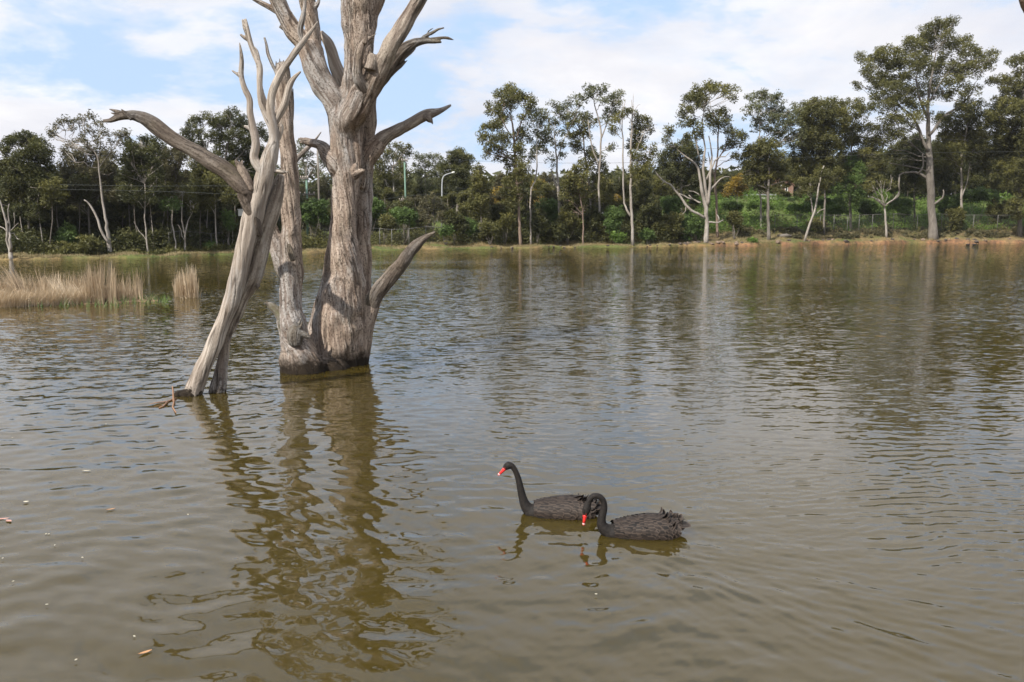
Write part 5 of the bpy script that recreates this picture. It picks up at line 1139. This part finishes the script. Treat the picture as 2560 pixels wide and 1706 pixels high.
def organic(name, strokes, mat, parent, voxel, smooth_it):
    Vs, Fs, Ns, b = [], [], [], 0
    for c in strokes:
        c = resample(c, 0.012); V, f, n_ = tube_np(c, 20, 0.0); Vs.append(V + np.array(parent.location)); Fs.append(f + b); Ns.append(n_); b += len(V)
    o = mesh_np(name, np.vstack(Vs), np.concatenate(Fs), mat, parent, True, nper=np.concatenate(Ns))
    md = o.modifiers.new("r", 'REMESH'); md.mode = 'VOXEL'; md.voxel_size = voxel
    s_ = o.modifiers.new("s", 'SMOOTH'); s_.factor = 0.5; s_.iterations = smooth_it
    me = bpy.data.meshes.new_from_object(o.evaluated_get(bpy.context.evaluated_depsgraph_get()))
    o.modifiers.clear(); old = o.data; o.data = me; bpy.data.meshes.remove(old); me.name = name
    me.polygons.foreach_set("use_smooth", np.ones(len(me.polygons), bool))
    return o
def swan(label, X0, Y0, yaw, neck, bill, seed):
    rg = np.random.default_rng(seed)
    t = thing("black_swan", label, "swan", (X0, Y0, 0.0), "pair of black swans swimming"); 
    body = [(.33, 0, .010, .058), (.25, 0, .012, .085), (.12, 0, .015, .105), (-.04, 0, .026, .122), (-.16, 0, .034, .115), (-.26, 0, .045, .085), (-.34, 0, .066, .045), (-.42, 0, .088, .014)]
    side = [(.22, 0, .005, .06), (.10, 0, .008, .085), (-.05, 0, .015, .095), (-.18, 0, .03, .08), (-.27, 0, .05, .05)]
    st = [body, [(a, .055, c, r) for a, b, c, r in side], [(a, -.055, c, r) for a, b, c, r in side], [(a, 0.0 , c, r) for a, c, r in neck]]
    organic("body", st, DOWN, t, 0.008, 5)
    (bx, bz), (ex, ez) = bill
    d = np.array((ex - bx, 0, ez - bz)); L = np.linalg.norm(d); d /= L
    q = lambda f: np.array((bx, 0, bz)) + d * L * f
    off = np.array(t.location)
    def flat_tube(name, fs_, rs, mat, par, sq=0.75):
        mb = MB(); mb.tube([q(f) for f in fs_], rs, 10)
        mb.v = [tuple(np.array(v) * np.array((1, 1.15, 1)) + off) for v in mb.v]
        o = mb.build(name, mat, t, True)
        return o
    bl = flat_tube("bill", [-0.15, 0.15, 0.5, 0.78], [0.021, 0.018, 0.013, 0.0125], BILL, t)
    flat_tube("bill_band", [0.78, 0.90], [0.0130, 0.0125], BILLW, t); flat_tube("bill_tip", [0.90, 0.97, 1.0], [0.0125, 0.010, 0.004], BILL, t)
    h = neck[-2]; u_ = np.array((-d[2], 0, d[0])); 
    if u_[2] < 0: u_ = -u_
    for sgn in (-1, 1):
        mb = MB(); c0 = np.array((h[0], sgn * h[2] * 0.90, h[1])) + d * 0.008 + u_ * 0.006 * (1 if abs(d[2]) < 0.9 else 0) + off
        mb.tube([c0 + np.array((0, sgn * k, 0)) for k in (-0.004, 0.001, 0.004)], [0.0062, 0.0058, 0.002], 8); mb.build("eye", EYE, t, True)
    for sgn in (-1, 1):
        mb = MB(); edge, tn_ = [], []
        for i in range(15):
            x = -0.25 + i * 0.036; env = float(np.interp(x, [-.33, -.25, -.15, -.05, .05, .15, .25, .30], [.42, .72, 0.95, 1.0, .93, .80, .62, .4]))
            for j in range(10):
                th = math.radians(2 + j * 10.5 + (5 if i % 2 else 0)) + rg.normal(0, 0.03)
                ry, rz = 0.168 * env, 0.130 * env
                n_ = np.array((0.12, sgn * math.sin(th), math.cos(th)))
                p_ = np.array((x + rg.normal(0, 0.006), sgn * ry * math.sin(th), 0.045 + rz * math.cos(th))) + n_ * 0.006
                if p_[2] < 0.012: continue
                tint_cur[0] = float(np.clip(rg.normal(0.45, 0.25), 0, 1))
                big_ = 1.0 + 0.5 * max(0, -x) * 2
                feather(mb, p_ + off, (-1, sgn * 0.10 + rg.normal(0, 0.06), -0.12 + rg.normal(0, 0.05)), n_, 0.064 * big_ * rg.uniform(0.9, 1.15), 0.0235 * big_ * rg.uniform(0.9, 1.1), rg.uniform(-0.25, 0.10), edge, tn_, 0.05)
        o = mb.build("wing", FEATH, t, True)
        for an, av in (("edge", edge), ("tint", tn_)):
            a = o.data.attributes.new(an, 'FLOAT', 'POINT'); a.data.foreach_set("value", np.array(av, np.float32))
    def one(name, p_, d_, n_, L_, W_, curl, lift):
        mb = MB(); edge, tn_ = [], []; tint_cur[0] = float(rg.uniform(0, 0.5)); feather(mb, np.array(p_) + off, d_, n_, L_, W_, curl, edge, tn_, lift)
        o = mb.build(name, FEATH, t, True)
        for an, av in (("edge", [v_ * 0.95 for v_ in edge]), ("tint", tn_)):
            a = o.data.attributes.new(an, 'FLOAT', 'POINT'); a.data.foreach_set("value", np.array(av, np.float32))
    for k in range(34):
        x = rg.uniform(-0.33, -0.08); y = rg.normal(0, 0.055); z = 0.158 - 0.5 * max(0, -x - 0.12) * 0.9 - abs(y) * 0.35
        one("curled_feather", (x, y, z), (-1, rg.normal(0, 0.45), 0.2), (rg.normal(0, 0.2), rg.normal(0, 0.5), 1), rg.uniform(0.09, 0.15), rg.uniform(0.030, 0.048), rg.uniform(0.9, 2.4), rg.uniform(-0.15, 0.15))
    for k in range(9):
        a = (k - 4) * 0.11; one("tail_feather", (-0.27, 0.016 * (k - 4), 0.075 + 0.004 * abs(k - 4)), (-1, a, 0.06), (0.1, a * 0.5, 1), 0.165, 0.022, 0.25, 0.02)
    t.rotation_euler = (0, 0, yaw)
    return t
x2, y2 = P(1603, 1338, 7.15)[0], 7.15
swan("right-hand black swan dipping its bent neck, red bill pointing down at the water", x2, y2, math.pi + 0.06,
     [(.27, .02, .07), (.325, .045, .060), (.362, .095, .046), (.362, .16, .037), (.345, .24, .033), (.348, .305, .029), (.380, .352, .028), (.430, .366, .026), (.468, .342, .026), (.486, .30, .028), (.499, .250, .037), (.508, .212, .034), (.515, .185, .022)],
     ((.515, .185), (.527, .092)), 5)
x1, y1 = P(1400, 1283, 7.66)[0], 7.66
swan("left-hand black swan with its neck upright, looking left, red and white bill", x1, y1, math.pi - 0.04,
     [(.25, .02, .07), (.305, .045, .062), (.338, .092, .050), (.360, .157, .041), (.380, .24, .036), (.402, .343, .030), (.432, .425, .027), (.462, .470, .029), (.496, .480, .038), (.520, .462, .033), (.537, .444, .021)],
     ((.533, .446), (.596, .378)), 6)

# ------------------------------------------------------------------ poles, wires, fences, buildings
def solid(name, c, rough=0.7):
    return M_(name).base(c, rough)
PGREEN = mat_bark("pole_green_timber", (0.20, 0.30, 0.235), (0.16, 0.25, 0.19), (0.12, 0.19, 0.15)); PGREY = BARK['grey']
METAL = solid("galvanised_steel", (0.42, 0.43, 0.44), 0.45); WHITE = solid("white_paint", (0.75, 0.74, 0.70)); CERAM = solid("insulator", (0.5, 0.42, 0.36), 0.3)
def pole(label, px, d, top, wpx, mat, arms=(), name="power_pole", cat="power pole", lean=0):
    g = G(px, d); Y = g[1]; t = thing(name, label, cat, tuple(g)); r_ = wpx / 2 * mpp(Y)
    tp = P(top[0], top[1], Y); mb = MB(); mb.tube([g + np.array((0, 0, -0.3)), (g + tp) / 2, tp], [r_ * 1.1, r_, r_ * 0.8], 10); mb.build("pole", mat, t, True)
    for (x0, x1, py) in arms:
        a, b = P(x0, py, Y - r_ * 1.2), P(x1, py, Y - r_ * 1.2); mb = MB(); mb.box((a + b) / 2, (abs(b[0] - a[0]), 0.12, 0.12)); mb.build("crossarm", PGREY, t)
        for f in (0.05, 0.35, 0.65, 0.95):
            c = a + (b - a) * f; mb = MB(); mb.tube([c + np.array((0, 0, 0.05)), c + np.array((0, 0, 0.16)), c + np.array((0, 0, 0.24))], [0.05, 0.07, 0.03], 6); mb.build("insulator", CERAM, t, True)
    return t, Y, r_
t, Y, r_ = pole("pale green power pole with several crossarms between the two dead trees", 770, 11, (766, 443), 5.5, PGREEN, ((751, 770, 446), (749, 787, 486), (750, 787, 507), (752, 778, 524)))
c = P(775, 514, Y - 0.3); mb = MB(); mb.tube([c - np.array((0, 0, 0.28)), c + np.array((0, 0, 0.28))], 0.17, 12); mb.build("transformer", METAL, t, True)
pole("tall plain green pole behind the scrub right of the big dead trunk", 1017, 22, (1011, 398), 4.6, PGREEN, ((1003, 1019, 402),))
pole("weathered grey timber pole half hidden behind the big dead trunk", 801, 15, (794, 372), 5.5, PGREY, ())
pole("short grey pole with one crossarm left of the green pole", 1008, 24, (1007, 490), 2.6, PGREY, ((998, 1016, 501),))
g = G(1105, 20); t = thing("street_lamp", "grey curved-arm street lamp among the trees right of the big dead trunk", "street lamp", tuple(g)); Y = g[1]
mb = MB(); pts = [g, P(1105, 500, Y), P(1105, 462, Y), P(1106, 449, Y), P(1109, 441, Y), P(1115, 437, Y), P(1124, 434, Y), P(1131, 432, Y)]; mb.tube(pts, [0.10, 0.09, 0.075, 0.07, 0.065, 0.06, 0.055, 0.05], 8); mb.build("pole", METAL, t, True)
a, b = P(1129, 432.5, Y), P(1137, 430.5, Y); mb = MB(); mb.tube([a, a + (b - a) * 0.3, a + (b - a) * 0.8, b], [0.05, 0.11, 0.10, 0.04], 8); mb.build("lamp_head", WHITE, t, True)
WIRE = solid("wire", (0.07, 0.075, 0.07), 0.9)
for lb, pts, Y in (("high overhead wire crossing the whole far shore below the crowns", [(600, 392), (1012, 397), (1400, 408), (1800, 402), (2300, 383), (2800, 378)], 98),
                   ("second high overhead wire on the right, above the pale many-stemmed gum's arms", [(1500, 371), (1720, 373), (2000, 366), (2330, 351), (2700, 340)], 112),
                   ("low wire rising right from the short grey pole", [(940, 503), (1007, 491), (1100, 485), (1190, 481), (1320, 479), (1480, 481)], 92),
                   ("thin low wire right of the street lamp", [(1100, 470), (1250, 472), (1450, 468), (1650, 449)], 104),
                   ("faint wire across the left grove toward the crossarm pole", [(150, 462), (400, 466), (600, 466), (768, 486)], 64),
                   ("faint lower wire across the left grove", [(150, 474), (400, 479), (600, 488), (768, 507)], 64.5)):
    c = resample([(*P(a, b, Y), 0.022) for a, b in pts], 3.0); t = MB(); t.tube(c[:, :3], 0.013, 4); tag(t.build("overhead_wire", WIRE, None, True), lb, "wire", "overhead wires along the far road")
def fence(label, posts, d, h, mat, meshy=True):
    gs = [G(px, d) for px in posts]; t = thing("wire_fence", label, "fence", tuple(gs[0]))
    for g in gs:
        mb = MB(); mb.tube([g + np.array((0, 0, -0.2)), g + np.array((0, 0, h))], 0.045, 8); mb.build("post", mat, t, True)
    hh = np.array((0, 0, h - 0.05))
    for a, b in zip(gs[:-1], gs[1:]):
        mb = MB(); mb.tube([a + hh, b + hh], 0.03, 6); mb.build("rail", mat, t, True)
    mb = MB()
    for a, b in zip(gs[:-1], gs[1:]):
        L = np.linalg.norm(b - a); n_ = int(L / 0.3); u_ = (b - a) / L
        for k in range(-int(h / 0.3), n_):
            for sg in (1, -1):
                s0 = k * 0.3; e0 = s0 + h; lo, hi = max(0, s0), min(L, e0)
                if hi <= lo: continue
                z0, z1 = (lo - s0), (hi - s0)
                if sg < 0: z0, z1 = h - z0, h - z1
                mb.tube([a + u_ * lo + np.array((0, 0, z0)), a + u_ * hi + np.array((0, 0, z1))], 0.003, 3, False)
    o = mb.build("chain_link", mat, t); o["kind"] = "stuff"
FENCEM = solid("fence_steel", (0.13, 0.125, 0.11), 0.7)
fence("brown-grey chain-link fence along the right bank behind the tallest gum", [1935, 1990, 2048, 2082, 2116, 2145, 2178, 2230, 2290, 2350, 2374, 2430, 2490, 2550, 2610], 5.6, 2.3, FENCEM)
fence("low chain-link fence on the bank right of the big dead trunk", [920, 950, 980, 1023, 1065, 1110, 1160, 1200, 1238], 3.2, 1.75, FENCEM)
fence("chain-link fence deep in the shade of the left grove", [425, 452, 478, 502, 530, 560, 590], 3.6, 1.6, FENCEM)
# white instrument box on a post
g = G(606, 1.8); t = thing("post_box", "white box on a thin post beside the pale dead tree", "meter box", tuple(g)); Y = g[1]
mb = MB(); mb.tube([g, P(606, 541, Y)], 0.05, 8); mb.build("post", METAL, t, True); a = P(603.5, 532.5, Y); mb = MB(); mb.box(a, (0.44, 0.34, 0.54)); mb.build("box", WHITE, t); mb = MB(); mb.box(a + np.array((0, 0, 0.30)), (0.52, 0.42, 0.05)); mb.build("lid", WHITE, t)
# buildings
m = M_("red_brick"); bt = m.n("ShaderNodeTexBrick"); bt.inputs['Scale'].default_value = 4.0; bt.inputs[1].default_value = (0.26, 0.12, 0.08, 1); bt.inputs[2].default_value = (0.21, 0.10, 0.07, 1); bt.inputs[3].default_value = (0.4, 0.36, 0.3, 1)
sx_n = m.n('ShaderNodeSeparateXYZ'); m.l(m.objc(), sx_n.inputs[0]); cb_n = m.n('ShaderNodeCombineXYZ'); m.l(sx_n.outputs[0], cb_n.inputs[0]); m.l(sx_n.outputs[2], cb_n.inputs[1]); m.l(cb_n.outputs[0], bt.inputs[0]); m.l(bt.outputs[0], m.b.inputs['Base Color']); BRICK = m.m
ROOFT = mat_bark("roof_tile_brown", (0.22, 0.12, 0.08), (0.18, 0.10, 0.07), (0.12, 0.07, 0.05)); ROOFG = solid("roof_grey", (0.30, 0.31, 0.32), 0.6); CREAM = mat_bark("cream_render", (0.52, 0.54, 0.42), (0.47, 0.50, 0.38), (0.40, 0.42, 0.33)); GLASS = solid("dark_glass", (0.03, 0.035, 0.04), 0.1); BEIGE = mat_bark("beige_render", (0.50, 0.42, 0.31), (0.45, 0.37, 0.27), (0.40, 0.33, 0.25))
def house(label, px0, px1, d, pyb, pye, pyr, wall, roof, gable_front, wins, depth=7):
    g = G((px0 + px1) / 2, d); Y = g[1]; t = thing("house", label, "house", tuple(g))
    a, b = P(px0, pyb, Y), P(px1, pye, Y); xr = P((px0 + px1) / 2, pyr, Y); z0 = g[2] - 0.4; ze, zr = b[2], xr[2]
    x0, x1, xm = a[0], b[0], xr[0]; y0, y1 = Y, Y + depth
    mb = MB()
    if gable_front:
        vs_ = [(x0, y0, z0), (x1, y0, z0), (x1, y0, ze), (xm, y0, zr), (x0, y0, ze), (x0, y1, z0), (x1, y1, z0), (x1, y1, ze), (xm, y1, zr), (x0, y1, ze)]
        mb.add(vs_, [(0, 1, 2, 3, 4), (6, 5, 9, 8, 7), (1, 6, 7, 2), (5, 0, 4, 9), (0, 5, 6, 1)]); mb.build("wall", wall, t)
        e = 0.35; sl = (zr - ze) / (xm - x0)
        for sx in (-1, 1):
            xe = xm + sx * (xm - x0 + e); zz_ = ze - e * sl; mb = MB()
            q = [(xe, y0 - e, zz_ + 0.03), (xm, y0 - e, zr + 0.03), (xm, y1 + e, zr + 0.03), (xe, y1 + e, zz_ + 0.03)]; q2 = [(a_, b_, c_ + 0.14) for a_, b_, c_ in q]
            mb.add(q + q2, [(0, 1, 2, 3), (7, 6, 5, 4), (0, 4, 5, 1), (2, 6, 7, 3), (0, 3, 7, 4)]); mb.build("roof", roof, t)
    else:
        mb.box(((x0 + x1) / 2, (y0 + y1) / 2, (z0 + ze) / 2), (x1 - x0, depth, ze - z0)); mb.build("wall", wall, t)
        e = 0.4; ym = (y0 + y1) / 2; mb = MB()
        vs_ = [(x0 - e, y0 - e, ze + 0.01), (x1 + e, y0 - e, ze + 0.01), (x1 + e, y1 + e, ze + 0.01), (x0 - e, y1 + e, ze + 0.01), (x0 + e, ym, zr), (x1 - e, ym, zr)]
        mb.add(vs_, [(0, 1, 5, 4), (1, 2, 5), (2, 3, 4, 5), (3, 0, 4), (0, 3, 2, 1)]); mb.build("roof", roof, t)
    for (wx0, wx1, wy0, wy1) in wins:
        a, b = P(wx0, wy1, Y), P(wx1, wy0, Y); c = (a + b) / 2; w_, h_ = b[0] - a[0], b[2] - a[2]
        mb = MB(); f = 0.09
        for cc, dd in (((c[0], Y - 0.03, c[2] + h_ / 2), (w_ + f, 0.1, f)), ((c[0], Y - 0.03, c[2] - h_ / 2), (w_ + f, 0.1, f)), ((c[0] - w_ / 2, Y - 0.035, c[2]), (f, 0.1, h_ - f - 0.004)), ((c[0] + w_ / 2, Y - 0.035, c[2]), (f, 0.1, h_ - f - 0.004))): mb.box(cc, dd)
        wn = mb.build("window", WHITE, t); mb = MB(); mb.box((c[0], Y - 0.012, c[2]), (w_ - f, 0.03, h_ - f)); mb.build("pane", GLASS, t).name = "window_pane"
house("red brick gabled house glimpsed between the trees on the right slope", 1936, 1984, 40, 492, 462, 440, BRICK, ROOFT, True, [(1963, 1969, 463, 480), (1946, 1953, 463, 478)])
house("beige house glimpsed left of the tallest gum's bare arm", 2222, 2266, 44, 470, 430, 412, BEIGE, ROOFT, True, [(2238, 2246, 434, 448)])
house("pale house with a long grey roof half hidden by the central gums", 1372, 1470, 44, 480, 447, 432, WHITE, ROOFG, False, [(1395, 1410, 452, 466), (1436, 1450, 452, 466)])
g = G(1921, 29); t = thing("cream_building", "long low cream-green building with a flat roof right of the golden tree", "building", tuple(g)); Y = g[1]
a, b = P(1880, 506, Y), P(1964, 489, Y); mb = MB(); mb.box(((a[0] + b[0]) / 2, Y + 2, (min(a[2], g[2]) - 0.5 + b[2]) / 2), (b[0] - a[0], 4, b[2] - min(a[2], g[2]) + 0.5)); mb.build("wall", CREAM, t)
mb = MB(); mb.box(((a[0] + b[0]) / 2, Y + 2, b[2] + 0.10), (b[0] - a[0] + 0.5, 4.5, 0.2)); mb.build("roof", ROOFG, t)
for x in (1892, 1905, 1918):
    c = P(x, 498, Y); mb = MB(); mb.box((c[0], Y - 0.02, c[2]), (0.5, 0.06, 0.35)); mb.build("window", WHITE, t)

# ------------------------------------------------------------------ rocks, log, litter
m = M_("rock_brown"); p = m.objc(); n_r = m.noise(p, 4, 5, 0.65).outputs[0]; m.bump(n_r, 0.8, 0.05); ROCK = m.base(m.ramp(n_r, [(0.35, (0.10, 0.07, 0.05)), (0.65, (0.30, 0.22, 0.16))]), 0.9)
m = M_("rock_dark"); p = m.objc(); n_r = m.noise(p, 4, 5, 0.65).outputs[0]; ROCKD = m.base(m.ramp(n_r, [(0.35, (0.05, 0.04, 0.033)), (0.65, (0.14, 0.11, 0.09))]), 0.9)
def rock(px, d, s, mat, label, group, name="rock"):
    g = G(px, d); n1_, n2_ = 10, 6; V = []
    for j in range(n2_ + 1):
        f = math.pi * j / n2_
        for i in range(n1_):
            a = 2 * math.pi * i / n1_; V.append((math.sin(f) * math.cos(a), math.sin(f) * math.sin(a) * 0.8, math.cos(f) * 0.6))
    V = np.array(V); V = V * (1 + 0.45 * perlin(V * 1.3 + px))[:, None] * s; V[:, 2] += s * 0.2
    Fc = [(j * n1_ + i, j * n1_ + n1_ + i, j * n1_ + n1_ + (i + 1) % n1_, j * n1_ + (i + 1) % n1_) for j in range(n2_) for i in range(n1_)]
    tag(mesh_np(name, V + g, Fc, mat, None, False), label, "rock", group).location = (0, 0, 0)
rk = np.random.default_rng(88)
for k in range(26): rock(rk.uniform(1690, 1860), rk.uniform(0.0, 1.0), rk.uniform(0.12, 0.30), ROCK if k % 3 else ROCKD, "brown stone at the waterline by the pale many-stemmed gum", "stones by the pale many-stemmed gum")
for k in range(34): rock(rk.uniform(1930, 2600), rk.uniform(-0.05, 1.3), rk.uniform(0.10, 0.32), ROCKD if k % 3 else ROCK, "dark stone on the orange clay bank", "dark stones on the orange clay bank")
for k in range(14): rock(rk.uniform(1180, 1680), rk.uniform(-0.05, 0.3), rk.uniform(0.08, 0.18), ROCKD, "small dark stone along the central waterline", "small stones along the central waterline")
t = MB(); a, b = G(1944, 3.2), G(1986, 3.4); t.tube([a + (0, 0, .15), (a + b) / 2 + (0, 0, .28), b + (0, 0, .12)], [0.2, 0.24, 0.13], 9); tag(t.build("fallen_log", BARK['grey'], None, True), "dark fallen log on the right bank behind the crooked trunk", "log")

BIRD = solid("bird_dark", (0.025, 0.02, 0.018), 0.7)
for px, lb, hd in ((2420, "tiny dark waterbird with raised neck by the right shore", 0.34), (2436, "tiny dark waterbird sitting low right of the raised-neck one", 0.16)):
    q = P(px, 613.5, Ywater(613.5)); t = thing("waterbird", lb, "waterbird", tuple(q))
    organic("body", [[(-0.28, 0, .10, .03), (-0.12, 0, .07, .10), (0.06, 0, .06, .11), (0.18, 0, .07, .06)], [(0.14, 0, .08, .06), (0.2, 0, hd * 0.6, .035), (0.2, 0, hd, .035), (0.25, 0, hd + .01, .045)]], BIRD, t, 0.02, 2)
    mb = MB(); c = np.array(t.location); mb.tube([c + (0.28, 0, hd + 0.01), c + (0.36, 0, hd)], [0.018, 0.006], 6); mb.build("bill", solid("bird_bill", (0.3, 0.2, 0.1)), t)

LFM = [solid("fallen_leaf_orange", (0.50, 0.27, 0.13)), solid("fallen_leaf_pale", (0.60, 0.55, 0.42)), solid("fallen_leaf_pink", (0.50, 0.28, 0.22))]
def fleaf(px, py, L, W, mi, ang, label, group=None):
    a_ = PITCH + math.atan((py - CY) / F); Y = CAMH / math.tan(a_); q = P(px, py, Y); co, si = math.cos(ang), math.sin(ang)
    mb = MB(); vs_ = []
    for k in range(7):
        t_ = k / 6; w_ = W * math.sin(math.pi * min(0.97, max(0.03, t_))) ** 0.8; x = (t_ - 0.5) * L; z = 0.012 + 0.03 * L * 4 * (t_ - 0.5) ** 2
        for s_ in (-1, 0, 1): vs_.append((q[0] + x * co - s_ * w_ / 2 * si, Y + x * si + s_ * w_ / 2 * co, z + (0.004 if s_ else 0.0)))
    mb.add(vs_, [(k * 3 + j, k * 3 + 3 + j, k * 3 + 4 + j, k * 3 + 1 + j) for k in range(6) for j in (0, 1)])
    tag(mb.build("floating_leaf", LFM[mi], None, True), label, "leaf", group)
fleaf(6, 1301, 0.12, 0.035, 2, 0.2, "pinkish floating leaf at the left edge of the water"); fleaf(22, 1306, 0.08, 0.04, 2, -0.5, "second pinkish leaf touching the one at the left edge")
fleaf(363, 1636, 0.085, 0.026, 0, 0.7, "orange floating leaf near the bottom left"); fleaf(277, 1277, 0.08, 0.022, 0, 0.6, "small tan leaf afloat left of the reflections")
fleaf(216, 1180, 0.10, 0.02, 1, 0.0, "pale narrow leaf afloat on the left"); fleaf(65, 1258, 0.05, 0.035, 1, 0.3, "round cream leaf afloat near the left edge")
for px, py in ((122, 1339), (137, 1367), (115, 1339), (470, 1290), (31, 1097), (206, 1398), (190, 1655), (7, 1400), (265, 1063), (117, 1516), (33, 1458), (1490, 1490), (336, 1596), (2185, 1012)):
    fleaf(px, py, 0.02, 0.013, 1, px * 0.7, "tiny pale speck of leaf floating on the open water", "tiny pale specks floating on the water")
c = [(P(2549, -70, 6.0)), (P(2553, -20, 6.0)), (P(2560, 14, 6.05)), (P(2574, 50, 6.1))]
mb = MB(); mb.tube(c, [0.035, 0.03, 0.022, 0.012], 10); tag(mb.build("overhanging_branch", BARK['red'], None, True), "dark branch poking in at the top right corner", "branch")
